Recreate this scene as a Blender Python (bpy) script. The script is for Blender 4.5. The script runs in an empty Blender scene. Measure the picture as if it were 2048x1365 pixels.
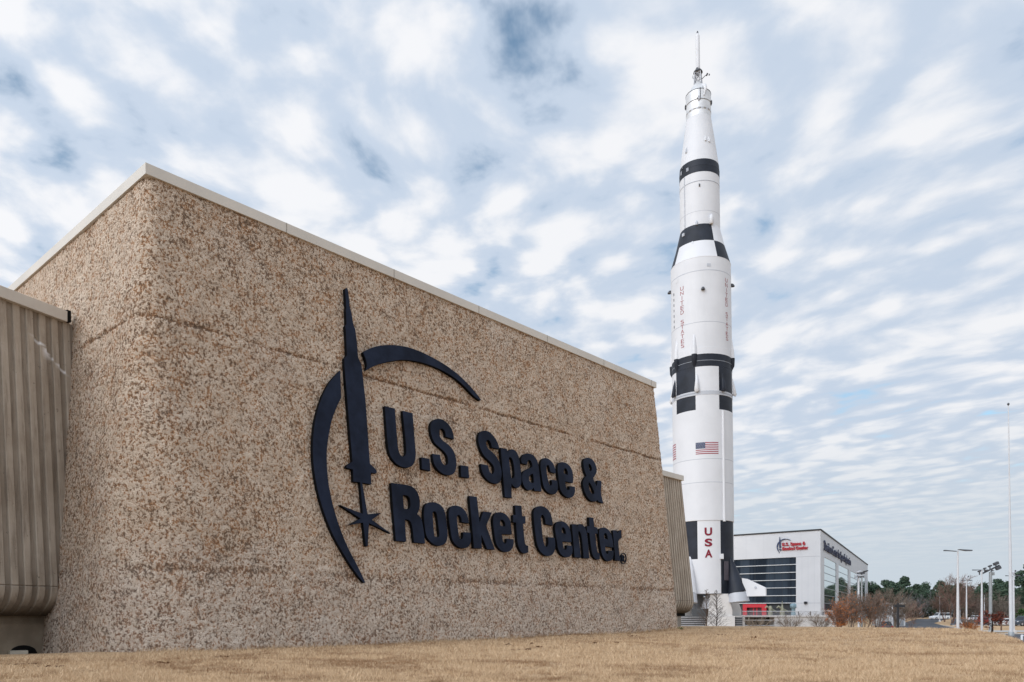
import bpy, bmesh, math, random
import numpy as np
from mathutils import Vector, Matrix
R = math.radians
random.seed(7)
RNG = np.random.default_rng(7)
SC = bpy.context.scene
COL = SC.collection

# ------------------------------------------------------------------ camera
F, CX, HY, CAMZ = 1533.0, 1024.0, 1228.0, 1.0
cam_d = bpy.data.cameras.new('camera')
cam = bpy.data.objects.new('camera', cam_d)
COL.objects.link(cam)
cam_d.sensor_width = 36
cam_d.lens = F / 2048 * 36
cam_d.shift_y = (HY - 682.5) / 2048
cam_d.clip_start = 0.1
cam_d.clip_end = 20000
cam.location = (0, 0, CAMZ)
cam.rotation_euler = (R(90), 0, 0)
SC.camera = cam

def ray(px, py):
    return Vector(((px - CX) / F, 1.0, -(py - HY) / F))
def at(px, py, Y):                      # the point seen at a pixel, Y metres ahead
    return Vector((0, 0, CAMZ)) + ray(px, py) * Y
def on_plane(px, py, p0, n):
    d = ray(px, py); o = Vector((0, 0, CAMZ))
    return o + d * ((p0 - o).dot(n) / d.dot(n))

# ------------------------------------------------------------------ helpers
def obj(name, me, mat=None, parent=None, loc=None):
    o = bpy.data.objects.new(name, me)
    COL.objects.link(o)
    if mat is not None:
        for m in (mat if isinstance(mat, (list, tuple)) else [mat]):
            me.materials.append(m)
    if parent is not None: o.parent = parent
    if loc is not None: o.location = loc
    return o
def tag(o, label=None, cat=None, group=None, kind=None):
    if label: o['label'] = label
    if cat: o['category'] = cat
    if group: o['group'] = group
    if kind: o['kind'] = kind
    return o
def thing(name, loc, label, cat, group=None, rz=0):
    o = bpy.data.objects.new(name, None)
    o.empty_display_size = .3
    COL.objects.link(o); o.location = loc; o.rotation_euler = (0, 0, rz)
    return tag(o, label, cat, group)
def copy_tree(o, parent=None):
    c = o.copy(); COL.objects.link(c); c.parent = parent
    for ch in list(o.children): copy_tree(ch, c)
    return c

class MB:
    """collects quads, boxes and tubes, then links them as one mesh object"""
    def __init__(s): s.v = []; s.f = []; s.mi = []; s.sm = []
    def face(s, pts, mi=0, sm=False):
        b = len(s.v); s.v += [tuple(p) for p in pts]
        s.f.append(list(range(b, b + len(pts)))); s.mi.append(mi); s.sm.append(sm)
    def box(s, c, size, mi=0, rz=0, M=None):
        hx, hy, hz = size[0] / 2, size[1] / 2, size[2] / 2
        T = M if M is not None else Matrix.Translation(Vector(c)) @ Matrix.Rotation(rz, 4, 'Z')
        P = [T @ Vector((x, y, z)) for z in (-hz, hz) for x, y in ((-hx, -hy), (hx, -hy), (hx, hy), (-hx, hy))]
        b = len(s.v); s.v += [tuple(p) for p in P]
        for q in ((3, 2, 1, 0), (4, 5, 6, 7), (0, 1, 5, 4), (1, 2, 6, 5), (2, 3, 7, 6), (3, 0, 4, 7)):
            s.f.append([b + i for i in q]); s.mi.append(mi); s.sm.append(False)
        return s
    def tube(s, pts, rad, n=6, mi=0, cap=True, sm=True):
        pts = [Vector(p) for p in pts]
        if not hasattr(rad, '__len__'): rad = [rad] * len(pts)
        b = len(s.v); last = None
        for i, p in enumerate(pts):
            t = (pts[min(i + 1, len(pts) - 1)] - pts[max(i - 1, 0)]).normalized()
            ref = last if last is not None else (Vector((0, 0, 1)) if abs(t.z) < .9 else Vector((1, 0, 0)))
            u = (ref - t * ref.dot(t)).normalized(); last = u; w = t.cross(u)
            for k in range(n):
                a = 2 * math.pi * k / n
                s.v.append(tuple(p + (u * math.cos(a) + w * math.sin(a)) * rad[i]))
        for i in range(len(pts) - 1):
            for k in range(n):
                s.f.append([b + i * n + k, b + i * n + (k + 1) % n, b + (i + 1) * n + (k + 1) % n, b + (i + 1) * n + k])
                s.mi.append(mi); s.sm.append(sm)
        if cap:
            s.f.append([b + k for k in range(n)][::-1]); s.f.append([b + (len(pts) - 1) * n + k for k in range(n)])
            s.mi += [mi, mi]; s.sm += [False, False]
        return s
    def lathe(s, prof, n=24, c=(0, 0, 0), mi=0, cap=True, sm=True):
        b = len(s.v)
        for r, z in prof:
            for k in range(n):
                a = 2 * math.pi * k / n
                s.v.append((c[0] + r * math.cos(a), c[1] + r * math.sin(a), c[2] + z))
        for i in range(len(prof) - 1):
            for k in range(n):
                s.f.append([b + i * n + k, b + i * n + (k + 1) % n, b + (i + 1) * n + (k + 1) % n, b + (i + 1) * n + k])
                s.mi.append(mi); s.sm.append(sm)
        if cap:
            s.f.append([b + k for k in range(n)][::-1]); s.f.append([b + (len(prof) - 1) * n + k for k in range(n)])
            s.mi += [mi, mi]; s.sm += [False, False]
        return s
    def prism(s, poly, ext, mi=0):
        """extrude a 3D polygon by a vector"""
        ext = Vector(ext); A = [Vector(p) for p in poly]; B = [p + ext for p in A]; n = len(A)
        b = len(s.v); s.v += [tuple(p) for p in A + B]
        s.f.append([b + i for i in range(n)]); s.f.append([b + n + i for i in range(n)][::-1])
        s.mi += [mi, mi]; s.sm += [False, False]
        for i in range(n):
            j = (i + 1) % n
            s.f.append([b + i, b + n + i, b + n + j, b + j]); s.mi.append(mi); s.sm.append(False)
        return s
    def mesh(s, name, fix=True):
        me = bpy.data.meshes.new(name)
        me.from_pydata(s.v, [], s.f)
        me.polygons.foreach_set('material_index', s.mi)
        me.polygons.foreach_set('use_smooth', s.sm)
        if fix and len(s.f) < 20000:
            bm = bmesh.new(); bm.from_mesh(me); bmesh.ops.recalc_face_normals(bm, faces=bm.faces); bm.to_mesh(me); bm.free()
        me.update()
        if any(s.sm): me.set_sharp_from_angle(angle=getattr(s, 'sharp', R(62)))
        return me
    def build(s, name, mat, parent=None, loc=None, bevel=0, fix=True):
        o = obj(name, s.mesh(name, fix), mat, parent, loc)
        if bevel:
            m = o.modifiers.new('bevel', 'BEVEL'); m.width = bevel; m.segments = 2; m.limit_method = 'ANGLE'
        return o

def grid_mesh(name, P, closed_u=False, smooth=True):
    """P: array (rows, cols, 3)"""
    nr, nc = P.shape[:2]
    me = bpy.data.meshes.new(name)
    i = np.arange(nr * nc).reshape(nr, nc)
    if closed_u: i = np.concatenate([i, i[:, :1]], 1)
    q = np.stack([i[:-1, :-1], i[:-1, 1:], i[1:, 1:], i[1:, :-1]], -1).reshape(-1, 4)
    me.vertices.add(nr * nc); me.vertices.foreach_set('co', P.reshape(-1).astype(np.float32))
    me.loops.add(q.size); me.loops.foreach_set('vertex_index', q.reshape(-1).astype(np.int32))
    me.polygons.add(len(q)); me.polygons.foreach_set('loop_start', np.arange(0, q.size, 4, dtype=np.int32))
    me.polygons.foreach_set('use_smooth', np.full(len(q), smooth))
    me.update(calc_edges=True)
    return me
def tri_mesh(name, V, T, smooth=False):
    me = bpy.data.meshes.new(name)
    me.vertices.add(len(V)); me.vertices.foreach_set('co', np.asarray(V, np.float32).reshape(-1))
    T = np.asarray(T, np.int32); k = T.shape[1]
    me.loops.add(T.size); me.loops.foreach_set('vertex_index', T.reshape(-1))
    me.polygons.add(len(T)); me.polygons.foreach_set('loop_start', np.arange(0, T.size, k, dtype=np.int32))
    me.polygons.foreach_set('use_smooth', np.full(len(T), smooth))
    me.update(calc_edges=True)
    return me
def attr(me, name, vals):
    a = me.attributes.new(name, 'FLOAT', 'POINT'); a.data.foreach_set('value', np.asarray(vals, np.float32).reshape(-1))

# numpy gradient noise, about -1..1
def _h(i, j, k, s):
    h = (i.astype(np.uint32) * np.uint32(374761393) + j.astype(np.uint32) * np.uint32(668265263)
         + k.astype(np.uint32) * np.uint32(2147483647 - 1274126177 + s * 7919))
    h = (h ^ (h >> np.uint32(13))) * np.uint32(1274126177)
    return h ^ (h >> np.uint32(16))
def perlin(P, scale, seed=0):
    X = np.asarray(P, float) * scale + 1000.0
    I = np.floor(X).astype(np.int64); f = X - I; w = f * f * f * (f * (f * 6 - 15) + 10)
    out = 0
    for dx in (0, 1):
        for dy in (0, 1):
            for dz in (0, 1):
                h = _h(I[..., 0] + dx, I[..., 1] + dy, I[..., 2] + dz, seed)
                gx = (h & 1023) / 511.5 - 1; gy = ((h >> np.uint32(10)) & 1023) / 511.5 - 1; gz = ((h >> np.uint32(20)) & 1023) / 511.5 - 1
                d = gx * (f[..., 0] - dx) + gy * (f[..., 1] - dy) + gz * (f[..., 2] - dz)
                out = out + d * (w[..., 0] if dx else 1 - w[..., 0]) * (w[..., 1] if dy else 1 - w[..., 1]) * (w[..., 2] if dz else 1 - w[..., 2])
    return out * 1.5
def sstep(a, b, x):
    t = np.clip((x - a) / (b - a), 0, 1); return t * t * (3 - 2 * t)

# ------------------------------------------------------------------ materials
class NT:
    def __init__(s, tree): s.t = tree
    def n(s, typ, **kw):
        nd = s.t.nodes.new(typ); ins = kw.pop('ins', {})
        for k, v in kw.items(): setattr(nd, k, v)
        for k, v in ins.items():
            if hasattr(v, 'is_linked') or isinstance(v, bpy.types.NodeSocket): s.t.links.new(v, nd.inputs[k])
            else: nd.inputs[k].default_value = v
        return nd
    def math(s, op, a, b=None, c=None, clamp=False):
        nd = s.t.nodes.new('ShaderNodeMath'); nd.operation = op; nd.use_clamp = clamp
        for i, v in enumerate((a, b, c)):
            if v is None: continue
            if isinstance(v, bpy.types.NodeSocket): s.t.links.new(v, nd.inputs[i])
            else: nd.inputs[i].default_value = v
        return nd.outputs[0]
    def mix(s, fac, a, b, mode='MIX'):
        nd = s.t.nodes.new('ShaderNodeMix'); nd.data_type = 'RGBA'; nd.blend_type = mode
        for i, v in ((0, fac), (6, a), (7, b)):
            if isinstance(v, bpy.types.NodeSocket): s.t.links.new(v, nd.inputs[i])
            else: nd.inputs[i].default_value = v if i == 0 or len(v) == 4 else (*v, 1)
        return nd.outputs[2]
    def ramp(s, fac, lo, hi, smooth=True):
        nd = s.t.nodes.new('ShaderNodeMapRange')
        if smooth: nd.interpolation_type = 'SMOOTHSTEP'
        s.t.links.new(fac, nd.inputs[0]); nd.inputs[1].default_value = lo; nd.inputs[2].default_value = hi
        return nd.outputs[0]
    def noise(s, vec, scale, detail=4, rough=.55, dist=0):
        nd = s.t.nodes.new('ShaderNodeTexNoise'); nd.inputs['Scale'].default_value = scale
        nd.inputs['Detail'].default_value = detail; nd.inputs['Roughness'].default_value = rough; nd.inputs['Distortion'].default_value = dist
        if vec is not None: s.t.links.new(vec, nd.inputs['Vector'])
        return nd.outputs[0]
    def coord(s): return s.n('ShaderNodeTexCoord').outputs['Object']
    def pos(s): return s.n('ShaderNodeNewGeometry').outputs['Position']
    def attr(s, name): return s.n('ShaderNodeAttribute', attribute_name=name).outputs['Fac']
    def mapping(s, vec, scale=(1, 1, 1), rot=(0, 0, 0), loc=(0, 0, 0)):
        nd = s.n('ShaderNodeMapping'); s.t.links.new(vec, nd.inputs[0])
        nd.inputs['Scale'].default_value = scale; nd.inputs['Rotation'].default_value = rot; nd.inputs['Location'].default_value = loc
        return nd.outputs[0]

def new_mat(name):
    m = bpy.data.materials.new(name); m.use_nodes = True
    t = NT(m.node_tree); b = m.node_tree.nodes['Principled BSDF']
    return m, t, b
def mat(name, col, rough=.6, spec=.5, metal=0, var=.12, scale=3.0, bump=0, bscale=40, dirt=None):
    """paint or stone whose tint wanders a little"""
    m, t, b = new_mat(name)
    b.inputs['Roughness'].default_value = rough; b.inputs['Metallic'].default_value = metal
    b.inputs['Specular IOR Level'].default_value = spec
    c = t.coord()
    f = t.noise(c, scale, 5)
    lo = tuple(max(0, x * (1 - var)) for x in col); hi = tuple(min(1, x * (1 + var)) for x in col)
    out = t.mix(t.ramp(f, .3, .7), lo, hi)
    if dirt:
        g = t.noise(t.mapping(c, (1, 1, .15)), scale * .7, 6, .65)
        out = t.mix(t.math('MULTIPLY', t.ramp(g, .52, .8), dirt[3]), out, dirt[:3])
    m.node_tree.links.new(out, b.inputs['Base Color'])
    if bump:
        bp = t.n('ShaderNodeBump', ins={'Strength': bump, 'Distance': .02})
        m.node_tree.links.new(t.noise(c, bscale, 3), bp.inputs['Height']); m.node_tree.links.new(bp.outputs[0], b.inputs['Normal'])
    return m
# ------------------------------------------------------------------ sky and sun
TO_SUN = Vector((-0.66, -0.60, 0.52)).normalized()
def make_world():
    w = bpy.data.worlds.new('World'); SC.world = w; w.use_nodes = True
    nt = w.node_tree; nt.nodes.clear(); t = NT(nt); L = nt.links.new
    out = t.n('ShaderNodeOutputWorld'); bg = t.n('ShaderNodeBackground'); L(bg.outputs[0], out.inputs[0])
    bg.inputs[1].default_value = 0.1
    sky = t.n('ShaderNodeTexSky', sky_type='NISHITA', sun_disc=False, sun_elevation=math.asin(TO_SUN.z),
              sun_rotation=math.atan2(TO_SUN.x, TO_SUN.y), air_density=1.0, dust_density=0.6, ozone_density=2.0)
    d = t.n('ShaderNodeTexCoord').outputs['Generated']
    sp = t.n('ShaderNodeSeparateXYZ'); L(d, sp.inputs[0])
    zc = t.math('ADD', t.math('MAXIMUM', sp.outputs[2], 0.0), 0.035)
    px = t.math('DIVIDE', sp.outputs[0], zc); py = t.math('DIVIDE', sp.outputs[1], zc)
    cb = t.n('ShaderNodeCombineXYZ'); L(px, cb.inputs[0]); L(py, cb.inputs[1]); p = cb.outputs[0]
    # a sheet of small clouds, lined up in rows
    warp = t.n('ShaderNodeTexNoise', ins={'Scale': 1.3, 'Detail': 2.0}); L(p, warp.inputs['Vector'])
    wv = t.n('ShaderNodeVectorMath', operation='MULTIPLY_ADD'); L(warp.outputs['Color'], wv.inputs[0])
    wv.inputs[1].default_value = (.32, .32, 0); L(p, wv.inputs[2]); q = wv.outputs[0]
    rot = t.mapping(q, (1, 1, 1), (0, 0, R(-128)))
    n_row = t.noise(t.mapping(rot, (1.3, 4.3, 1), (0, 0, 0), (0.35, .1, 0)), 1.0, 5, .5)
    pq = t.mapping(q, (1.08, .86, 1), (0, 0, R(12)), (3.1, 1.7, 0))
    puff = t.noise(pq, 6.2, 5, .52)
    vo = t.n('ShaderNodeTexVoronoi', feature='SMOOTH_F1', ins={'Scale': 7.0, 'Smoothness': .75, 'Randomness': 1.0})
    fz = t.n('ShaderNodeTexNoise', ins={'Scale': 9.0, 'Detail': 4.0}); L(pq, fz.inputs['Vector'])
    fv = t.n('ShaderNodeVectorMath', operation='MULTIPLY_ADD'); L(fz.outputs['Color'], fv.inputs[0]); fv.inputs[1].default_value = (.13, .13, 0); L(pq, fv.inputs[2])
    L(fv.outputs[0], vo.inputs['Vector'])
    cell = t.math('SUBTRACT', .78, vo.outputs['Distance'])
    big = t.noise(t.mapping(p, (1, .8, 1), (0, 0, 0), (5.3, 8.1, 0)), 1.1, 3, .5)
    wrow = t.ramp(px, -0.1, 1.2)                       # rows show most on the right
    a = t.math('ADD', t.math('MULTIPLY', n_row, t.math('MULTIPLY_ADD', wrow, .30, .06)),
               t.math('MULTIPLY', puff, t.math('MULTIPLY_ADD', wrow, -.20, .46)))
    a = t.math('ADD', a, t.math('MULTIPLY', cell, t.math('MULTIPLY_ADD', wrow, -.10, .31)))
    dens = t.math('ADD', a, t.math('MULTIPLY_ADD', big, .18, .03))
    dens = t.math('ADD', dens, t.math('MULTIPLY', t.math('SUBTRACT', 1.0, t.ramp(px, -1.2, .6)), .03))
    w2 = t.n('ShaderNodeTexNoise', ins={'Scale': 7.0, 'Detail': 3.0}); L(p, w2.inputs['Vector'])
    wv2 = t.n('ShaderNodeVectorMath', operation='MULTIPLY_ADD'); L(w2.outputs['Color'], wv2.inputs[0])
    wv2.inputs[1].default_value = (.16, .16, 0); L(q, wv2.inputs[2]); q = wv2.outputs[0]
    # breaks in the sheet where the blue shows
    for (gx, gy, r, k) in GAPS:
        v = ray(gx, gy); pc = Vector((v.x, v.y, 0)) / (v.z / v.length * v.length + .035 * v.length)
        dist = t.n('ShaderNodeVectorMath', operation='DISTANCE'); L(q, dist.inputs[0])
        dist.inputs[1].default_value = (pc.x + .24, pc.y + .24, 0)
        dens = t.math('SUBTRACT', dens, t.math('MULTIPLY', t.math('SUBTRACT', 1.0, t.ramp(dist.outputs['Value'], 0.0, r)), k))
    thin = t.ramp(dens, SKY_T[0], SKY_T[1]); thick = t.ramp(dens, SKY_T[2], SKY_T[3])
    dn = t.n('ShaderNodeVectorMath', operation='DOT_PRODUCT'); L(d, dn.inputs[0]); dn.inputs[1].default_value = tuple(TO_SUN)
    glow = t.math('ADD', t.math('MULTIPLY_ADD', dn.outputs['Value'], .06, 1.0), t.math('MULTIPLY', t.math('POWER', t.ramp(dn.outputs['Value'], .30, 1.0, False), 1.5), AUREOLE))
    veil = t.mix(thick, (5.7, 6.6, 7.9), (8.9, 9.0, 9.3))
    gl = t.n('ShaderNodeVectorMath', operation='SCALE'); L(veil, gl.inputs[0]); L(glow, gl.inputs['Scale'])
    sk = t.n('ShaderNodeVectorMath', operation='MULTIPLY'); L(sky.outputs[0], sk.inputs[0]); sk.inputs[1].default_value = SKY_MUL
    col = t.mix(thin, sk.outputs[0], gl.outputs[0])
    hz = t.ramp(sp.outputs[2], .02, .26)               # the pale air low down
    col = t.mix(hz, (5.6, 6.3, 6.95), col)
    # ground side of the dome stays dull
    col = t.mix(t.ramp(sp.outputs[2], -.06, -.005), (1.6, 1.4, 1.2), col)
    L(col, bg.inputs[0])
    sun = bpy.data.lights.new('sun', 'SUN'); sun.energy = SUN_E; sun.angle = R(34); sun.color = (1, .95, .89)
    so = bpy.data.objects.new('sun', sun); COL.objects.link(so)
    so.rotation_euler = TO_SUN.to_track_quat('Z', 'Y').to_euler()
    SC.view_settings.view_transform = 'Standard'; SC.view_settings.look = 'None'
    SC.view_settings.exposure = EXPO; SC.view_settings.gamma = 1
SUN_E, EXPO, AUREOLE = 1.0, 0.06, 1.7
SKY_T = (.285, .425, .425, .59)
SKY_MUL = (1.35, 1.6, 1.5)
GAPS = [(530, 92, .10, 0.058), (850, 188, .10, 0.058), (1055, 212, .09, 0.065), (735, 150, .09, 0.033), (1490, 432, .11, 0.046), (1300, 525, .10, 0.039),
        (975, 595, .11, 0.039), (640, 290, .09, 0.019), (1290, 400, .09, 0.033), (1620, 540, .10, 0.026)]
make_world()

# ------------------------------------------------------------------ ground
def base_z(Y):
    return np.interp(Y, [90, 240], [-2.0, -0.5])
def mound_e(X, Y):
    """metres past the brow of the lawn mound"""
    X = np.asarray(X, float); Y = np.asarray(Y, float)
    u = np.where(Y > 1, X / np.maximum(Y, 1), 0)
    us = np.linspace(-2, 3, 1001)
    br = np.interp(us, [.30, .42, .50, .585, .635, .668, .72, .85, 1.2], [54, 51, 48, 43, 33.5, 24.5, 17, 11, 8])
    kk = np.exp(-np.linspace(-2, 2, 17) ** 2); kk /= kk.sum(); br = np.convolve(np.pad(br, 8, 'edge'), kk, 'valid')
    return Y - np.interp(u, us, br)
def ground_z(X, Y):
    X = np.asarray(X, float); Y = np.asarray(Y, float)
    lawn = .12 * sstep(20, 40, Y)
    P = np.stack([X, Y, 0 * X], -1)
    lawn = lawn + (.05 + .06 * sstep(-3, 3, X)) * perlin(P, .16, 3) * sstep(9, 18, Y) * (1 - sstep(40, 60, Y)) + .022 * perlin(P, .9, 4) - .24 * sstep(0, 2.2, (-10.9 - X) * .8 + (Y - 20.6) * .6) * sstep(-10.6, -11.6, X) * (1 - sstep(26, 30, Y))
    m = 1 - sstep(0, 16, mound_e(X, Y))
    return m * lawn + (1 - m) * base_z(Y)
def gz(x, y): return float(ground_z(np.array([x]), np.array([y]))[0])

def axis(parts):
    out = []
    for a, b, s in parts: out += list(np.arange(a, b, s))
    return out
xs = np.array([-8000, -3000, -1200, -500, -250] + axis([(-120, -24, 6), (-24, 60, .6), (60, 300, 4)]) + [300, 420, 700, 1500, 4000, 8000])
ys = np.array([-3000, -600, -120] + axis([(-40, 8, 4), (8, 72, .5), (72, 90, 1.5), (90, 240, 5)]) + [240, 260, 300, 360, 460, 700, 1200, 2500, 9000])
GX, GY = np.meshgrid(xs, ys)
ground_me = grid_mesh('ground', np.stack([GX, GY, ground_z(GX, GY)], -1))
def straw():
    m, t, b = new_mat('dry_lawn'); p = t.pos()
    n1 = t.noise(p, .55, 6, .6); n2 = t.noise(t.mapping(p, (1, 1, 1)), 7, 6, .68); n3 = t.noise(p, 42, 3, .7)
    wisp = t.noise(t.mapping(p, (1.1, 1.9, 1), (0, 0, R(-30))), 1.5, 6, .62)
    c = t.mix(t.ramp(n1, .3, .7), (.42, .285, .17), (.56, .40, .25))
    c = t.mix(t.math('MULTIPLY', t.ramp(wisp, .46, .66), .75), c, (.27, .165, .088))
    c = t.mix(t.math('MULTIPLY', t.ramp(n2, .52, .75), .6), c, (.20, .12, .062))
    c = t.mix(t.math('MULTIPLY', t.ramp(n3, .5, .8), .5), c, (.66, .50, .33))
    m.node_tree.links.new(c, b.inputs['Base Color']); b.inputs['Roughness'].default_value = .95
    b.inputs['Specular IOR Level'].default_value = .1
    bp = t.n('ShaderNodeBump', ins={'Strength': .9, 'Distance': .05})
    m.node_tree.links.new(t.math('ADD', n2, t.math('MULTIPLY', n3, .5)), bp.inputs['Height']); m.node_tree.links.new(bp.outputs[0], b.inputs['Normal'])
    return m
M_STRAW = straw()
tag(obj('ground', ground_me, M_STRAW), kind='structure')

def px_ground(px, py):
    """where the sight line through a pixel meets the low ground beyond the mound"""
    lo, hi = 60.0, 3000.0
    for _ in range(60):
        Y = (lo + hi) / 2; p = at(px, py, Y)
        if p.z > float(base_z(Y)): lo = Y
        else: hi = Y
    return at(px, py, lo)
def sheet(name, pts, m, lift, kind='structure', kerb=None):
    bm = bmesh.new()
    f = bm.faces.new([bm.verts.new((p[0], p[1], 0)) for p in pts])
    for yy in (90, 240):
        bmesh.ops.bisect_plane(bm, geom=bm.verts[:] + bm.edges[:] + bm.faces[:], plane_co=(0, yy, 0), plane_no=(0, 1, 0))
    for v in bm.verts: v.co.z = float(base_z(v.co.y)) + lift
    bmesh.ops.recalc_face_normals(bm, faces=bm.faces)
    if bm.faces[:] and bm.faces[:][0].normal.z < 0: bmesh.ops.reverse_faces(bm, faces=bm.faces)
    me = bpy.data.meshes.new(name); bm.to_mesh(me); bm.free()
    return tag(obj(name, me, m), kind=kind)
M_ASPH = mat('asphalt', (.075, .08, .09), .9, .2, var=.3, scale=.4, bump=.3)
M_WALK = mat('pale_concrete', (.42, .41, .39), .85, .2, var=.12, scale=.6)
M_KERB = mat('kerb_concrete', (.5, .48, .45), .85, .2, var=.1)
M_PAINT = mat('road_paint', (.75, .75, .72), .7, .2)
def pxpoly(l): return [px_ground(*p) for p in l]
sheet('road', pxpoly([(1775, 1262), (1925, 1262), (1868, 1247), (1886, 1241), (1900, 1238.4), (1835, 1238.4), (1800, 1248)]), M_ASPH, .02)
sheet('parking_lot', pxpoly([(1900, 1251), (2150, 1251), (2150, 1237.6), (1905, 1237.6)]), M_ASPH, .026)
sheet('pavement', pxpoly([(1930, 1265), (2200, 1265), (2200, 1261.5), (1935, 1261.5)]), M_WALK, .03)
sheet('service_road', pxpoly([(1985, 1284), (2250, 1290), (2250, 1269), (2010, 1269)]), M_ASPH, .02)
# kerbs are real steps
for a, b in (((1995, 1268.2), (2010, 1270.4)), ((2010, 1268.6), (2140, 1268.6)), ((1905, 1251.6), (2150, 1251.6)), ((1868, 1247), (1925, 1262))):
    P, Q = px_ground(*a), px_ground(*b); mb = MB(); dd = (Q - P)
    c = (P + Q) / 2; mb.box((c.x, c.y, (P.z + Q.z) / 2 + .06), (dd.xy.length, .16, .14), rz=math.atan2(dd.y, dd.x))
    tag(mb.build('kerb', M_KERB), kind='structure')
mb = MB()
for k in range(16):
    P, Q = px_ground(1925 + k * 13, 1249.5), px_ground(1922 + k * 12.4, 1244.5)
    n = (Q - P).cross(Vector((0, 0, 1))).normalized() * .06
    mb.face([P - n + Vector((0, 0, .034)), P + n + Vector((0, 0, .034)), Q + n + Vector((0, 0, .034)), Q - n + Vector((0, 0, .034))])
tag(mb.build('parking_lines', M_PAINT), kind='structure')

# ------------------------------------------------------------------ dry grass blades on the near lawn
def make_grass():
    n = 620000
    u = RNG.random(n); Y = 10.4 / (1 - u * (1 - 10.4 / 46))            # denser close to the eye
    X = (RNG.random(n) * 1.46 - .73) * Y
    keep = (mound_e(X, Y) < 8)
    ncl = perlin(np.stack([X, Y, 0 * X], -1), 1.6, 9)
    keep &= RNG.random(n) < np.clip(.66 + .6 * ncl, .2, 1)
    for (p0, nn) in ((BLK['C0'] + BLK['n1'] * .92, BLK['n1']),):
        inside = ((X - p0[0]) * BLK['n1'][0] + (Y - p0[1]) * BLK['n1'][1] < .05) & ((X - BLK['C0'][0]) * BLK['d1'][0] + (Y - BLK['C0'][1]) * BLK['d1'][1] < 26.7)
    keep &= ~inside
    nb = 9000; s = RNG.random(nb) * 27.5 - .6; off = .90 + .22 * RNG.random(nb) ** 2
    q = np.array(BLK['C0'])[:2] + s[:, None] * np.array(BLK['d1'])[:2] + off[:, None] * np.array(BLK['n1'])[:2]
    X, Y, ncl = np.concatenate([X[keep], q[:, 0]]), np.concatenate([Y[keep], q[:, 1]]), np.concatenate([ncl[keep], np.full(nb, 1.6)]); n = len(X)
    Z = ground_z(X, Y)
    a = RNG.random(n) * 2 * np.pi; h = (.026 + .062 * RNG.random(n) ** 2) * (1 + .45 * ncl) * (.8 + Y / 45); wd = .0012 + .00024 * Y
    lean = .3 + .75 * RNG.random(n); b = RNG.random(n) * 2 * np.pi
    base = np.stack([X, Y, Z - .006], -1); side = np.stack([np.cos(a), np.sin(a), 0 * a], -1) * wd[:, None]
    tip = base + np.stack([np.cos(b) * h * lean, np.sin(b) * h * lean, h], -1)
    pp = np.stack([X, Y, 0 * X], -1); br = .7 * perlin(pp * np.array([.8, 1, 1]), .17, 54) + perlin(pp, .55, 51) + .9 * perlin(pp, 2.4, 52) + .5 * perlin(pp, 6, 53)
    tone = np.clip(RNG.random(n) * .75 + .36 - .75 * sstep(-.05, .8, br), 0, 1); h = h * (1 - .3 * sstep(.1, .7, br)); tip = base + np.stack([np.cos(b) * h * lean, np.sin(b) * h * lean, h], -1)
    V = np.concatenate([base - side, base + side, tip], 0); i = np.arange(n)
    me = tri_mesh('dry_grass', V, np.stack([i, i + n, i + 2 * n], -1))
    attr(me, 'tone', np.concatenate([tone * .7, tone * .7, tone]))
    m, t, bs = new_mat('straw_blades')
    c = t.mix(t.attr('tone'), (.27, .16, .085), (.76, .575, .375))
    m.node_tree.links.new(c, bs.inputs['Base Color']); bs.inputs['Roughness'].default_value = .8; bs.inputs['Specular IOR Level'].default_value = .15
    tag(obj('dry_grass', me, m), 'short straw coloured winter grass on the near lawn', 'grass', kind='stuff')
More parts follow.
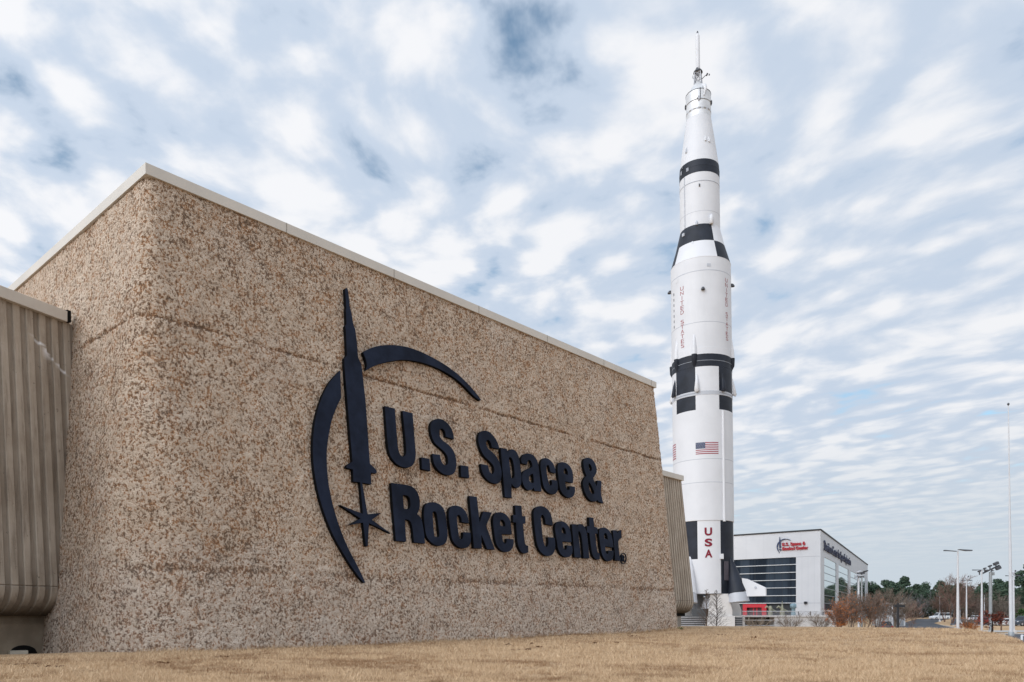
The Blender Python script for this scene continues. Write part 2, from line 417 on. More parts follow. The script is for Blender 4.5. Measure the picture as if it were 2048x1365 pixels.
# ------------------------------------------------------------------ the big battered concrete block
d1 = Vector((.6647, .7471, 0)).normalized(); n1 = Vector((d1.y, -d1.x, 0))
d2 = Vector((-.7473, .6645, 0)).normalized(); n2 = Vector((-.6645, -.7473, 0)).normalized()
C0 = Vector((-9.658, 20.2, 0)); ZT, ZC, LEN, BAT = 12.90, 12.61, 25.7, 1.05
BLK = dict(C0=C0, d1=d1, n1=n1)
def gofs(z): return -.07 + BAT * (1 - z / ZC)
def agg_mat():
    m, t, b = new_mat('exposed_aggregate'); p = t.pos(); L = m.node_tree.links.new
    joint = t.attr('pit'); band = t.attr('band')
    ps = t.mapping(p, (1, 1, .86))
    n = t.noise(p, 1.1, 5, .6); big = t.noise(p, .45, 4, .6); rust = t.noise(p, 3.2, 5, .7)
    h1 = t.noise(ps, 14.0, 3, .6, .3); h2 = t.noise(ps, 31, 3, .6); h3 = t.noise(p, 64, 2, .6)
    clu = t.noise(p, 2.3, 4, .6)
    hv = t.math('ADD', t.math('MULTIPLY', h1, .66), t.math('MULTIPLY', h2, .34))
    hv = t.math('ADD', hv, t.math('MULTIPLY', t.math('SUBTRACT', clu, .5), .20))
    hv = t.math('ADD', hv, t.math('MULTIPLY', t.math('SUBTRACT', big, .5), .10))
    hv = t.math('ADD', hv, t.math('MULTIPLY', joint, .13))
    pit = t.ramp(hv, .475, .55); deep = t.ramp(hv, .54, .615)
    mortar = t.mix(t.ramp(n, .3, .7), (.61, .475, .36), (.72, .585, .46))
    mortar = t.mix(t.math('MULTIPLY', t.ramp(h3, .42, .70), .5), mortar, (.82, .72, .61))
    stone = t.mix(t.ramp(rust, .40, .62), (.32, .22, .15), (.47, .245, .12))
    stone = t.mix(t.math('MULTIPLY', t.ramp(h3, .52, .68), .6), stone, (.52, .42, .32))
    c = t.mix(pit, mortar, stone)
    c = t.mix(t.math('MULTIPLY', deep, .6), c, (.075, .052, .04))
    grey = t.n('ShaderNodeHueSaturation', ins={'Saturation': .62, 'Value': 1.0}); L(c, grey.inputs['Color'])
    c = t.mix(t.math('MULTIPLY', band, .5), c, grey.outputs[0])
    L(c, b.inputs['Base Color']); b.inputs['Roughness'].default_value = .95; b.inputs['Specular IOR Level'].default_value = .12
    bp = t.n('ShaderNodeBump', ins={'Strength': 1.0, 'Distance': .16}); bp.invert = True
    L(t.math('ADD', hv, t.math('MULTIPLY', h3, .12)), bp.inputs['Height']); L(bp.outputs[0], b.inputs['Normal'])
    return m
M_AGG = agg_mat()
M_CAP = mat('coping_metal', (.60, .565, .51), .5, .4, var=.05, scale=.6)
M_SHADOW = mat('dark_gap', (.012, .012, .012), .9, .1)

main = thing('concrete_building', (C0.x, C0.y, 0), 'large tapered building of rough pebbled concrete with pale coping and a sign', 'building')
O = Vector(main.location)
def make_wall():
    zs = np.concatenate([np.arange(-.4, ZC, .042), [ZC]])
    rows = []; nq = 150; na = 80
    ss = [0.0]
    while ss[-1] < 1: ss.append(ss[-1] + (.040 + .045 * ss[-1]) / 25)
    ss = np.array(ss) / ss[-1]
    e1 = np.array(d1)[:2]; m1 = np.array(n1)[:2]; e2 = np.array(d2)[:2]; m2 = np.array(n2)[:2]; c0 = np.array(C0)[:2]
    th = np.linspace(0, np.pi / 2, na + 1)[1:-1]
    for z in zs:
        g = gofs(z); u = 1 - max(z, 0) / ZC
        r = .28 + 2.35 * u ** 1.5; rr = .12 + .5 * u
        cor = c0 + g * (m1 + m2)                         # sharp corner
        q = np.linspace(7.5, r, nq)[:, None]
        left = cor + q * e2
        cen = cor - r * (m1 + m2)
        arc = cen + r * (np.cos(th)[:, None] * m2 + np.sin(th)[:, None] * m1)
        Lf = LEN + g + g
        s = (r + ss * (Lf - r - rr))[:, None]
        front = cor + s * e1
        rc = cor + Lf * e1; cr = rc - rr * (m1 + e1)
        th2 = np.linspace(0, np.pi / 2, 10)[1:-1]
        arc2 = cr + rr * (np.cos(th2)[:, None] * m1 + np.sin(th2)[:, None] * e1)
        right = rc + np.linspace(rr, 5, 40)[:, None] * e2
        rb = rc + np.array([[20.0]]) * e2; lb = cor + np.array([[20.0]]) * e2
        xy = np.concatenate([left, arc, front, arc2, right, rb, lb])
        rows.append(np.concatenate([xy, np.full((len(xy), 1), z)], 1))
    P = np.array(rows)
    # outward normals (horizontal is enough)
    T = np.roll(P, -1, 1) - np.roll(P, 1, 1); Nn = np.stack([T[..., 1], -T[..., 0], 0 * T[..., 0]], -1)
    Nn /= np.linalg.norm(Nn, axis=-1, keepdims=True) + 1e-9
    big = perlin(P, .55, 11); mid = perlin(P, 1.5, 12); a = perlin(P * np.array([1, 1, .85]), 5.5, 1); b = perlin(P, 10, 2)
    zz = P[..., 2]
    # pour joints
    wob = .05 * perlin(P, .9, 21) + .03 * perlin(P, 4, 22)
    j = np.zeros_like(b)
    for zj, w, k in ((8.85, .045, 1.0), (2.18, .09, .5)):
        j = np.maximum(j, k * np.exp(-((zz - zj - wob) / w) ** 2) * np.clip(.75 + 1.3 * perlin(P, .5, 23), .2, 1))
    # a faint upright joint on the front
    s_al = (P[..., 0] - C0.x) * d1.x + (P[..., 1] - C0.y) * d1.y
    j = np.maximum(j, .35 * np.exp(-((s_al - 14.6 - wob) / .03) ** 2) * sstep(5.5, 7, zz) * (1 - sstep(9, 10.5, zz)))
    pit = np.clip(j, 0, 1)
    disp = -.045 * j + .028 * a + .018 * b + .035 * big
    edge = np.ones_like(disp); edge[:, -3:] = 0
    P2 = P + Nn * (disp * edge)[..., None]
    band = 1 - sstep(1.6, 3.4, zz + .9 * mid + .6 * big)
    band = np.clip(.75 * band + .35 * sstep(.1, .5, big), 0, 1)
    me = grid_mesh('wall', P2 - np.array(O), closed_u=True)
    attr(me, 'pit', pit); attr(me, 'band', band)
    obj('wall', me, M_AGG, main)
make_wall()
# roof deck and coping
def cap_ring(name, pts, z0, z1, depth, m, parent, lip=.03):
    """coping strip following pts (outer line, 2D), from z0 to z1"""
    mb = MB(); n = len(pts)
    for i in range(n - 1):
        a, b = Vector((*pts[i], 0)), Vector((*pts[i + 1], 0)); t = (b - a).normalized(); nn = Vector((t.y, -t.x, 0))
        mb.face([a + Vector((0, 0, z0)), b + Vector((0, 0, z0)), b + Vector((0, 0, z1)), a + Vector((0, 0, z1))])
    return mb
mb = MB()
A = C0 + d2 * 20; B = C0.copy(); Cc = C0 + d1 * LEN; D = Cc + d2 * 20
IN = .42
def ins(p, k1, k2): return p - n1 * k1 * IN + k2 * IN * d1
outer = [A, B, Cc, D]; inner = [A + d1 * IN, B - n1 * IN - n2 * IN, Cc - n1 * IN - d1 * IN, D - d1 * IN]
for i in range(3):
    a, b, ai, bi = outer[i] - O, outer[i + 1] - O, inner[i] - O, inner[i + 1] - O
    up = lambda v, z: Vector((v.x, v.y, z))
    slope = .015
    mb.face([up(a, ZC), up(b, ZC), up(b, ZT), up(a, ZT)])
    mb.face([up(a, ZT), up(b, ZT), up(bi, ZT + slope), up(ai, ZT + slope)])
    mb.face([up(ai, ZT + slope), up(bi, ZT + slope), up(bi, ZC), up(ai, ZC)])
    mb.face([up(ai, ZC), up(bi, ZC), up(b, ZC), up(a, ZC)])
mb.build('coping', M_CAP, main, bevel=.008)
mb = MB()
M_JOINT = mat('joint_sealant', (.30, .275, .24), .8)
for s in np.arange(4.2, LEN, 4.2):
    mb = MB()
    p = C0 + d1 * float(s) - O + n1 * .004
    mb.box(None, (.018, .012, ZT - ZC), M=Matrix.Translation((p.x, p.y, (ZT + ZC) / 2)) @ Matrix.Rotation(math.atan2(d1.y, d1.x), 4, 'Z')); mb.build('coping_joint', M_JOINT, main)
mb = MB()
mb.face([Vector((v.x - O.x, v.y - O.y, ZC - .12)) for v in (inner[0] - d1 * 0, inner[1], inner[2], inner[3])])
mb.build('roof', mat('roof_gravel', (.3, .29, .28), .9), main)

# ------------------------------------------------------------------ fluted wings
def ribs_mat():
    m, t, b = new_mat('fluted_concrete'); p = t.pos(); L = m.node_tree.links.new
    n = t.noise(p, .8, 5, .6); streak = t.noise(t.mapping(p, (5, 5, .25)), 1.3, 6, .7); fine = t.noise(p, 26, 4, .7); holes = t.noise(p, 5.5, 6, .8)
    c = t.mix(t.ramp(n, .3, .7), (.385, .325, .26), (.50, .435, .36))
    c = t.mix(t.math('MULTIPLY', t.ramp(streak, .45, .70), .7), c, (.20, .16, .125))
    c = t.mix(t.math('MULTIPLY', t.ramp(fine, .5, .75), .4), c, (.40, .36, .31))
    c = t.mix(t.math('MULTIPLY', t.ramp(holes, .625, .68), .8), c, (.05, .04, .033))
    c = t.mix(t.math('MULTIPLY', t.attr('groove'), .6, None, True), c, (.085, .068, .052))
    c = t.mix(t.attr('stain'), c, (.86, .86, .88))
    L(c, b.inputs['Base Color']); b.inputs['Roughness'].default_value = .9; b.inputs['Specular IOR Level'].default_value = .2
    bp = t.n('ShaderNodeBump', ins={'Strength': .45, 'Distance': .02})
    L(t.math('ADD', fine, t.math('MULTIPLY', holes, -1.2)), bp.inputs['Height']); L(bp.outputs[0], b.inputs['Normal'])
    return m
M_RIB = ribs_mat()
M_BASE = mat('stained_base_concrete', (.30, .25, .19), .9, .2, var=.2, scale=1.2, bump=.4, bscale=20, dirt=(.24, .11, .045, .9))
def wing(p0, w, length, nrm, ztop, pitch, batter, endbat, zc, r, seam, stain=None):
    """p0: start at the top, w: along, nrm: outward; corrugated panel that curls back under at the foot"""
    prof = [(0, 0), (.08, 0.0), (.14, .06), (.28, .06), (.34, 0)]
    k = pitch / .40
    us = []; of = []
    L = 0
    prof = [(.00, 0, .75), (.02, 0, .55), (.15, 0, .5), (.165, .004, .7), (.18, .052, .1), (.195, .062, 0), (.375, .062, 0), (.39, .050, .15)]
    while L < length:
        for x, o, g in prof:
            us.append(L + x * k); of.append((o * k, g))
        L += pitch
    us = np.array(us); keep = us <= length + .001
    us = np.append(us[keep], length); of = np.array([o for o, kk in zip(of, keep) if kk] + [(.0, 0.)])
    zs = list(np.arange(ztop, zc, -.07)) + [zc + .025, zc, zc - .025]
    rows = []
    for z in zs: rows.append((z, batter * (ztop - z) / (ztop - zc), 1 if abs(z - zc) > .02 else 0))
    for a in np.linspace(.08, math.pi / 2, 14):
        rows.append((zc - .03 - r * math.sin(a), batter - r * 1.0 * (1 - math.cos(a)), 1))
    P = np.zeros((len(rows), len(us), 3)); G = np.zeros(P.shape[:2]); S = np.zeros(P.shape[:2])
    p0a, wa, na = np.array(p0), np.array(w), np.array(nrm)
    for i, (z, o, rib) in enumerate(rows):
        f = (ztop - max(z, zc)) / (ztop - zc)
        uu = us * (1 + endbat * f / length)
        rr = of[:, 0] if rib else of[:, 0] - .02
        P[i] = p0a + uu[:, None] * wa + (o + rr)[:, None] * na; P[i, :, 2] = z
        G[i] = of[:, 1] if rib else 1
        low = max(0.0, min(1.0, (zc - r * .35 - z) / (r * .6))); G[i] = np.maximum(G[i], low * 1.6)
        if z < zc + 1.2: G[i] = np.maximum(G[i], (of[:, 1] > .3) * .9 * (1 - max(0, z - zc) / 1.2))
    if stain is not None:
        zz = P[..., 2]; ax = (P - p0a) @ wa
        (a0, z0), (a1, z1) = stain
        tt = np.clip((ax - a0) / (a1 - a0), 0, 1); zl = z0 + (z1 - z0) * tt + .10 * perlin(P, 3, 31)
        on = sstep(-.05, .03, (ax - a0) * np.sign(a1 - a0)) * (1 - sstep(abs(a1 - a0) - .05, abs(a1 - a0) + .05, (ax - a0) * np.sign(a1 - a0)))
        drip = np.clip(.07 + 1.5 * np.maximum(0, perlin(P * np.array([1, 1, .05]), 4.5, 33)), .05, 1)
        S = on * np.clip((1 - sstep(0, 1, (zl - zz) / drip)) * (zz < zl + .02), 0, 1) * (.6 + .4 * sstep(-.3, .2, perlin(P, 7, 35)))
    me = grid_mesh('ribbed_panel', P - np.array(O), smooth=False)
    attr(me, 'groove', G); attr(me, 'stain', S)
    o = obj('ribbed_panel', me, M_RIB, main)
    return p0a, wa, na
# left wing
wl = Vector((.401, .916, 0)).normalized(); nl = Vector((wl.y, -wl.x, 0))
PL = Vector((-13.335, 23.07, 0))
st = PL - wl * 14.0
ZL = 9.72
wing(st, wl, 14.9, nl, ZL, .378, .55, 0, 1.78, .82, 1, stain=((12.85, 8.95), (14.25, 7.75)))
def wing_cap(p0, w, nrm, length, z0, z1, out, deep, name='coping'):
    mb = MB(); c = p0 + w * length / 2 + nrm * (out - deep / 2) - O
    mb.box(None, (length, deep, z1 - z0), M=Matrix.Translation((c.x, c.y, (z0 + z1) / 2)) @ Matrix.Rotation(math.atan2(w.y, w.x), 4, 'Z'))
    return mb.build(name, M_CAP, main, bevel=.01)
wing_cap(st, wl, nl, 13.83, ZL - .02, 10.02, .17, 1.2)
mb = MB(); c = PL - wl * .10 + nl * .02 - O
mb.box(None, (.12, .26, .34), M=Matrix.Translation((c.x, c.y, 9.9)) @ Matrix.Rotation(math.atan2(wl.y, wl.x), 4, 'Z')); mb.build('flashing', M_SHADOW, main)
# recessed foot of the left wing
mb = MB(); c = st + wl * 7.6 - nl * 1.1 - O
mb.box(None, (15.2, 1.6, 2.6), M=Matrix.Translation((c.x, c.y, .2)) @ Matrix.Rotation(math.atan2(wl.y, wl.x), 4, 'Z')); mb.build('base_wall', M_BASE, main)
mb = MB(); c = st + wl * 7.0 - nl * 1.6 - O
mb.box(None, (14.0, 2.6, 9.0), M=Matrix.Translation((c.x, c.y, 5.2)) @ Matrix.Rotation(math.atan2(wl.y, wl.x), 4, 'Z')); mb.build('wing_core', M_BASE, main)
# right wing
PR = at(1322, 1000, 48.3); PR.z = 0
wr = d1; nr = n1
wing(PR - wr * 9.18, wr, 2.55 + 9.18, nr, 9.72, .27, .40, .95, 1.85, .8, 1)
wing_cap(PR - wr * 9.18, wr, nr, 2.62 + 9.18, 9.70, 10.03, .16, .8)
mb = MB()
q = [PR - nr * .02, PR + wr * 2.53 - nr * .02]
# end face of the wing, battered like its front
a = PR + wr * 2.54 - O; b_ = PR + wr * 3.49 + nr * .40 - O
mb.prism([Vector((a.x, a.y, 9.7)), Vector((b_.x, b_.y, 1.85)), Vector((b_.x - nr.x * .8, b_.y - nr.y * .8, 1.03)), Vector((b_.x - nr.x * 1.6, b_.y - nr.y * 1.6, 1.03)), Vector((a.x - nr.x * 1.2, a.y - nr.y * 1.2, 9.7))], -wr * .25)
mb.build('end_panel', M_RIB_END if 'M_RIB_END' in globals() else mat('plain_concrete', (.26, .225, .18), .9, .2, var=.2), main)
mb = MB(); c = PR + wr * (1.9 - 4.6) - nr * 1.2 - O
mb.box(None, (2.7 + 9.2, 1.6, 2.4), M=Matrix.Translation((c.x, c.y, .3)) @ Matrix.Rotation(math.atan2(wr.y, wr.x), 4, 'Z')); mb.build('base_wall', mat('foot_concrete', (.34, .31, .27), .9, .2, var=.15, bump=.3), main)
mb = MB(); mb.box(None, (11.4, .9, 8.4), M=Matrix.Translation((PR.x - wr.x * 3.4 - nr.x * .75 - O.x, PR.y - wr.y * 3.4 - nr.y * .75 - O.y, 5.4)) @ Matrix.Rotation(math.atan2(wr.y, wr.x), 4, 'Z')); mb.build('wing_core', M_BASE, main)
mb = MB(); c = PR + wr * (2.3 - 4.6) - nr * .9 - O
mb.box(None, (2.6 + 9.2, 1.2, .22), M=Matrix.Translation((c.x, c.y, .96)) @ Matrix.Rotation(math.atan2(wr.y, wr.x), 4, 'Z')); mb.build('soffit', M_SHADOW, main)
make_grass()

# drain mouth at the foot of the left wing, and pale edging slabs in front of it
mb = MB()
pts = [on_plane(20 + 55 * i / 12, 1307 - 16 * (math.sin(math.pi * (i + .001) / 12) ** .45 if 0 < i < 12 else 0), st - nl * .285, nl) for i in range(13)]
mb.prism(pts, nl * -.2)
tag(mb.build('drain_mouth', M_SHADOW), 'black drain opening at the foot of the fluted wall', 'drain')
for (x0, x1, yb) in ((-30, 16, 1305.5), (17, 56, 1304.5)):
    a, b = at(x0, yb, 21.6), at(x1, yb, 21.9); mb = MB(); c = (a + b) / 2
    mb.box((c.x, c.y, -.11), ((b - a).xy.length - .03, .35, .14), rz=math.atan2((b - a).y, (b - a).x))
    tag(mb.build('edging_slab', mat('slab', (.5, .46, .38), .9, .2), bevel=.015),
        'pale edging slab at the left edge by the drain' if x0 < 0 else 'pale edging slab directly in front of the black drain', 'slab', 'edging slabs by the drain')
# ------------------------------------------------------------------ lettering and emblem (outlines of the plates, in photo pixels)
def path(ox, oy, k, txt):
    P = []
    for tk in txt.split():
        sm = tk.endswith('~'); x, y = tk.rstrip('~').split(',')
        P.append((ox + float(x) / k, oy + float(y) / k, sm))
    n = len(P); out = []
    for i in range(n):
        a, b, c, d = P[i - 1], P[i], P[(i + 1) % n], P[(i + 2) % n]
        out.append((b[0], b[1]))
        if not (b[2] or c[2]): continue
        L = lambda p, q: math.hypot(p[0] - q[0], p[1] - q[1]) + 1e-6
        l = L(b, c)
        m0 = [(c[j] - a[j]) * l / (L(a, b) + l) if b[2] else None for j in (0, 1)]
        m1 = [(d[j] - b[j]) * l / (L(c, d) + l) if c[2] else None for j in (0, 1)]
        for j in (0, 1):
            if m0[j] is None: m0[j] = 1.5 * (c[j] - b[j]) - .5 * m1[j]
            if m1[j] is None: m1[j] = 1.5 * (c[j] - b[j]) - .5 * m0[j]
        N = 5
        for q in range(1, N):
            t = q / N; h00 = 2 * t**3 - 3 * t**2 + 1; h10 = t**3 - 2 * t**2 + t; h01 = -2 * t**3 + 3 * t**2; h11 = t**3 - t**2
            out.append(tuple(h00 * b[j] + h10 * m0[j] + h01 * c[j] + h11 * m1[j] for j in (0, 1)))
    return out
AA, BB, CC_, DD, EE = (740, 800, 8), (940, 850, 8), (770, 960, 8), (1010, 980, 8), (1100, 900, 11.375)
GL = {}
GL['U'] = [path(*AA, "235,100 398,140 418,400 442,700 455,790~ 475,862~ 512,905~ 548,903~ 574,870~ 580,800~ 560,560 522,175 683,215 705,500 727,790~ 732,900~ 715,990~ 670,1060~ 600,1085~ 500,1068~ 400,1000~ 330,900~ 296,790~ 275,600")]
GL['stop1'] = [path(*AA, "823,920 952,945 968,1140 832,1108")]
GL['S1'] = [path(*AA, "1343,632 1212,590 1208,540~ 1190,490~ 1150,460~ 1120,475~ 1110,530~ 1125,600~ 1170,655~ 1250,715~ 1320,790~ 1365,890~ 1383,1000~ 1375,1110~ 1340,1180~ 1280,1205~ 1200,1195~ 1110,1140~ 1040,1050~ 1008,950~ 1000,865 1120,880 1135,960~ 1165,1020~ 1205,1050~ 1240,1035~ 1250,980~ 1235,900~ 1190,830~ 1110,760~ 1030,680~ 985,570~ 968,470~ 975,390~ 1010,330~ 1080,305~ 1160,318~ 1240,375~ 1300,455~ 1335,550~")]
GL['stop2'] = [path(*AA, "1450,1045 1575,1065 1588,1252 1460,1232")]
GL['S2'] = [path(*BB, "470,388 350,362 340,310~ 318,262~ 285,240~ 262,260~ 262,320~ 295,385~ 350,430~ 420,505~ 470,600~ 500,710~ 505,810~ 490,890~ 450,935~ 390,940~ 310,905~ 235,830~ 190,730~ 172,625 290,650 305,720~ 335,775~ 360,788~ 385,760~ 388,700~ 365,640~ 310,580~ 230,500~ 170,390~ 140,290~ 135,200~ 155,130~ 200,98~ 270,98~ 340,140~ 410,225~ 455,320~")]
GL['p'] = [path(*BB, "490,368 590,385 598,432 640,397~ 690,395~ 740,430~ 780,510~ 805,640~ 820,780~ 825,880~ 812,960~ 775,1005~ 730,1005~ 690,975~ 662,935 668,1170 560,1158 528,800"),
           path(*BB, "622,525 650,520~ 680,560~ 703,660~ 714,780~ 705,845~ 680,862~ 660,840")]
GL['a'] = [path(*BB, "830,615 918,637 926,580~ 945,562~ 975,580~ 992,625~ 995,670~ 965,690~ 900,720~ 850,760~ 832,830~ 840,910~ 870,990~ 915,1040~ 960,1048~ 1000,1030~ 1020,1000 1035,1055 1145,1065 1125,900~ 1105,720~ 1085,600~ 1050,530~ 1000,480~ 940,458~ 880,465~ 838,500~ 820,560~"),
           path(*BB, "950,830~ 975,795~ 1008,780 1022,900~ 1010,930~ 985,930~ 955,900~ 945,860~")]
GL['c1'] = [path(*BB, "1375,775 1290,755 1278,700~ 1260,650~ 1238,645~ 1225,680~ 1228,760~ 1245,860~ 1265,940~ 1285,972~ 1308,965~ 1312,930~ 1305,880 1395,890 1408,980~ 1400,1060~ 1365,1105~ 1310,1110~ 1240,1075~ 1190,1010~ 1165,930~ 1145,800~ 1130,680~ 1138,590~ 1165,545~ 1210,530~ 1270,555~ 1330,620~ 1362,700~")]
GL['e1'] = [path(*BB, "1648,930 1525,905 1530,960~ 1548,1020~ 1572,1048~ 1592,1035~ 1594,1005~ 1588,980 1680,995 1678,1080~ 1655,1140~ 1610,1168~ 1555,1160~ 1490,1110~ 1445,1030~ 1425,930~ 1410,800~ 1403,700~ 1415,630~ 1450,600~ 1500,600~ 1560,625~ 1610,680~ 1640,750~ 1652,850~"),
            path(*BB, "1505,780 1567,805 1565,760~ 1550,715~ 1525,695~ 1508,710~ 1502,740~")]
GL['and'] = [path(*EE, "800,195~ 880,180~ 950,210~ 1010,280~ 1045,360~ 1065,440~ 1055,520~ 1020,590~ 985,640 1000,700 1065,830 1085,695 1170,710 1172,820 1160,950 1168,1040 1215,1215 1105,1180 1082,1135 1060,1165~ 1000,1180~ 930,1160~ 860,1090~ 800,980~ 765,860~ 752,760~ 770,680~ 830,590 795,500~ 770,400~ 760,300~ 768,235~"),
             path(*EE, "880,330~ 905,325~ 935,365~ 955,425~ 945,475~ 920,490~ 895,440~ 882,380~"),
             path(*EE, "890,740~ 925,780~ 965,860~ 1010,970~ 995,1005~ 955,1000~ 915,930~ 890,850~ 878,780~")]
GL['R'] = [path(*CC_, "100,50 350,82 430,110~ 500,170~ 545,270~ 560,370~ 552,460~ 515,548 560,590~ 590,650~ 610,750~ 628,880 642,1020 465,1002 442,790 427,715~ 402,662~ 360,636~ 320,635 338,990 175,975 130,480"),
           path(*CC_, "285,245 340,247~ 385,277~ 405,340~ 408,410~ 395,455~ 365,470~ 305,462")]
GL['o'] = [path(*CC_, "700,365~ 780,360~ 860,385~ 930,450~ 970,560~ 985,680~ 1000,820~ 998,930~ 965,1015~ 890,1055~ 810,1045~ 740,1000~ 680,930~ 650,840~ 632,700~ 622,560~ 630,450~ 655,390~"),
           path(*CC_, "770,510~ 800,505~ 825,540~ 840,620~ 855,750~ 868,850~ 865,910~ 835,920~ 800,905~ 785,850~ 775,720~ 765,600~ 762,540~")]
GL['c2'] = [path(*CC_, "1345,698 1228,678 1222,620~ 1200,575~ 1175,560~ 1155,580~ 1152,640~ 1165,760~ 1180,870~ 1195,930~ 1215,955~ 1240,945~ 1252,900~ 1248,838 1365,845 1375,930~ 1365,1020~ 1320,1080~ 1250,1095~ 1170,1070~ 1100,1000~ 1065,910~ 1045,780~ 1025,640~ 1022,520~ 1045,450~ 1095,415~ 1160,415~ 1230,445~ 1290,510~ 1325,590~")]
GL['k'] = [path(*CC_, "1348,258 1470,272 1515,690 1575,505 1712,525 1620,735 1758,1118 1635,1110 1540,875 1550,1100 1425,1095 1385,640")]
GL['e2'] = [path(*CC_, "2030,875 1870,868 1878,925~ 1890,980~ 1908,1018~ 1930,1022~ 1945,990~ 1945,940 2055,952 2058,1030~ 2030,1105~ 1990,1145~ 1930,1155~ 1860,1130~ 1800,1060~ 1765,960~ 1745,820~ 1730,690~ 1735,600~ 1765,540~ 1820,520~ 1890,530~ 1950,570~ 2000,650~ 2018,740~ 2028,820~"),
            path(*CC_, "1850,735 1925,750 1920,690~ 1895,650~ 1870,635~ 1850,650~ 1845,690~")]
GL['t1'] = [path(*DD, "160,248 265,258 275,420 328,425 328,540 288,545 298,640 318,830~ 335,880~ 372,895 375,1000 320,1018~ 260,990~ 217,910~ 197,800~ 178,525 130,518 128,402 172,405")]
GL['C'] = [path(*DD, "765,572 650,548 645,490~ 625,430~ 600,400~ 580,415~ 578,490~ 590,620~ 605,760~ 625,860~ 645,905~ 672,912~ 690,885~ 695,830~ 688,757 795,768 805,860~ 800,950~ 765,1030~ 710,1058~ 640,1048~ 570,990~ 520,890~ 495,760~ 475,600~ 460,440~ 460,350~ 490,290~ 550,262~ 620,270~ 690,320~ 735,400~ 758,490~")]
GL['e3'] = [path(*DD, "1065,838 920,825 925,870~ 935,920~ 952,955~ 975,958~ 990,930~ 988,888 1075,895 1082,970~ 1065,1040~ 1020,1075~ 960,1075~ 895,1030~ 850,940~ 830,820~ 810,700~ 800,610~ 815,540~ 860,508~ 920,505~ 985,540~ 1030,610~ 1055,710~"),
            path(*DD, "912,685 972,715 972,670~ 955,620~ 930,600~ 912,620~")]
GL['n'] = [path(*DD, "1070,550 1140,552 1152,590 1190,550~ 1235,555~ 1280,605~ 1308,690~ 1325,800~ 1350,1098 1258,1092 1238,850~ 1222,740~ 1200,672~ 1172,665 1218,1088 1115,1080")]
GL['t2'] = [path(*DD, "1345,440 1415,448 1430,590 1478,605 1485,700 1445,702 1462,880 1478,980~ 1495,1010~ 1518,1018 1520,1108 1480,1118~ 1430,1090~ 1395,1020~ 1375,900~ 1352,692 1312,682 1310,580 1352,585")]
GL['e4'] = [path(*DD, "1738,925 1605,902 1608,945~ 1618,1000~ 1635,1028~ 1652,1020~ 1656,975 1736,972 1736,1040~ 1720,1110~ 1680,1140~ 1630,1140~ 1580,1090~ 1545,1000~ 1525,880~ 1510,760~ 1505,690~ 1518,630~ 1555,605~ 1610,610~ 1665,650~ 1700,720~ 1725,820~"),
            path(*DD, "1588,775 1645,798 1640,750~ 1625,705~ 1602,692~ 1588,710~")]
GL['r'] = [path(*DD, "1725,645 1785,650 1797,700 1830,655~ 1862,642 1868,770 1838,790~ 1815,830~ 1845,1135 1765,1130 1745,860")]
def ell(cx, cy, rx, ry, n=28): return [(cx + rx * math.cos(2 * math.pi * i / n), cy + ry * math.sin(2 * math.pi * i / n)) for i in range(n)]
GL['ring'] = [ell(1249, 1116.9, 6.3, 11.2), ell(1249, 1116.9, 5.2, 9.9)]
GL['reg'] = [path(*DD, "1885,1040 1915,1048~ 1930,1075~ 1920,1100 1940,1150 1922,1148 1905,1105 1900,1104 1904,1143 1891,1141"), path(*DD, "1899,1060 1910,1065~ 1915,1078~ 1908,1090~ 1902,1089")]
P1 = (0, 0, 1)
GL['rocket'] = [path(*P1, "690.3,577.5 693.5,575.6 695.6,579 697.5,591 699.4,612.5 703,625 705.6,642.5 707.2,651 710.6,659 713.8,684 716,712 717,717.5 723,729 731,800 736,870 740,927.5 751,938.5 753.9,943 753,947.3 742,945.6 742.7,969 724.5,965.6 735.2,1029 763.2,1026 743.7,1040 782,1067.5 738,1046.5 735.8,1093 731.9,1093 726.2,1045.6 698,1050.6 721.2,1037.5 679.4,1010.3 725.8,1028 720.5,965 707,963.7 706,939.4 692.8,936 692.8,931.7 705,923.7 699.4,860 694,795 688.8,730 688.8,717.5 693.7,711 692,666 690.3,653 693,648.7 692,627 691.6,621 692.7,616 691.2,597")]
GL['swoosh1'] = [path(*P1, "680.6,741.2 682.6,796 672.6,816.5~ 663.6,841.5~ 657.5,872~ 653.9,900~ 653.9,928.7~ 657,966~ 663.3,1000~ 672.5,1033.7~ 685,1070~ 700,1103.7~ 715,1132~ 730.8,1165.8 728,1166.5 713.7,1148.7~ 697.5,1125~ 681,1097.5~ 666,1070~ 652.5,1037.5~ 642,1006~ 633.5,972~ 628,938~ 625.6,903~ 626.9,869~ 632.2,833~ 643,798~ 658,767~")]
GL['swoosh2'] = [path(*P1, "726,705 735,699.4~ 750,693.9~ 770,690.7~ 791,690.8~ 816,695~ 841,703.7~ 866,716~ 891,730.5~ 918,751~ 945,778~ 962.4,800.4 960.5,801.6 948.6,793~ 917,762~ 881.5,739.6~ 845,725.7~ 809,720~ 781.6,723~ 754.4,730~ 731.7,741.6 733.7,731~ 731.7,720~")]
PARTN = dict(rocket='rocket_emblem', swoosh1='swoosh', swoosh2='swoosh', ring='trademark_ring', reg='trademark_letter', stop1='full_stop', stop2='full_stop')
SN = (n1 + Vector((0, 0, BAT / ZC))).normalized()
STAND = .15
SP0 = C0 + n1 * gofs(0) + SN * STAND
SA = d1.copy(); SB = SN.cross(SA).normalized()
if SB.z < 0: SB = -SB
SC0 = on_plane(765, 1100, SP0, SN)               # origin of the sign's own plane
def to_ab(px, py):
    p = on_plane(px, py, SP0, SN) - SC0
    return (p.dot(SA), p.dot(SB))
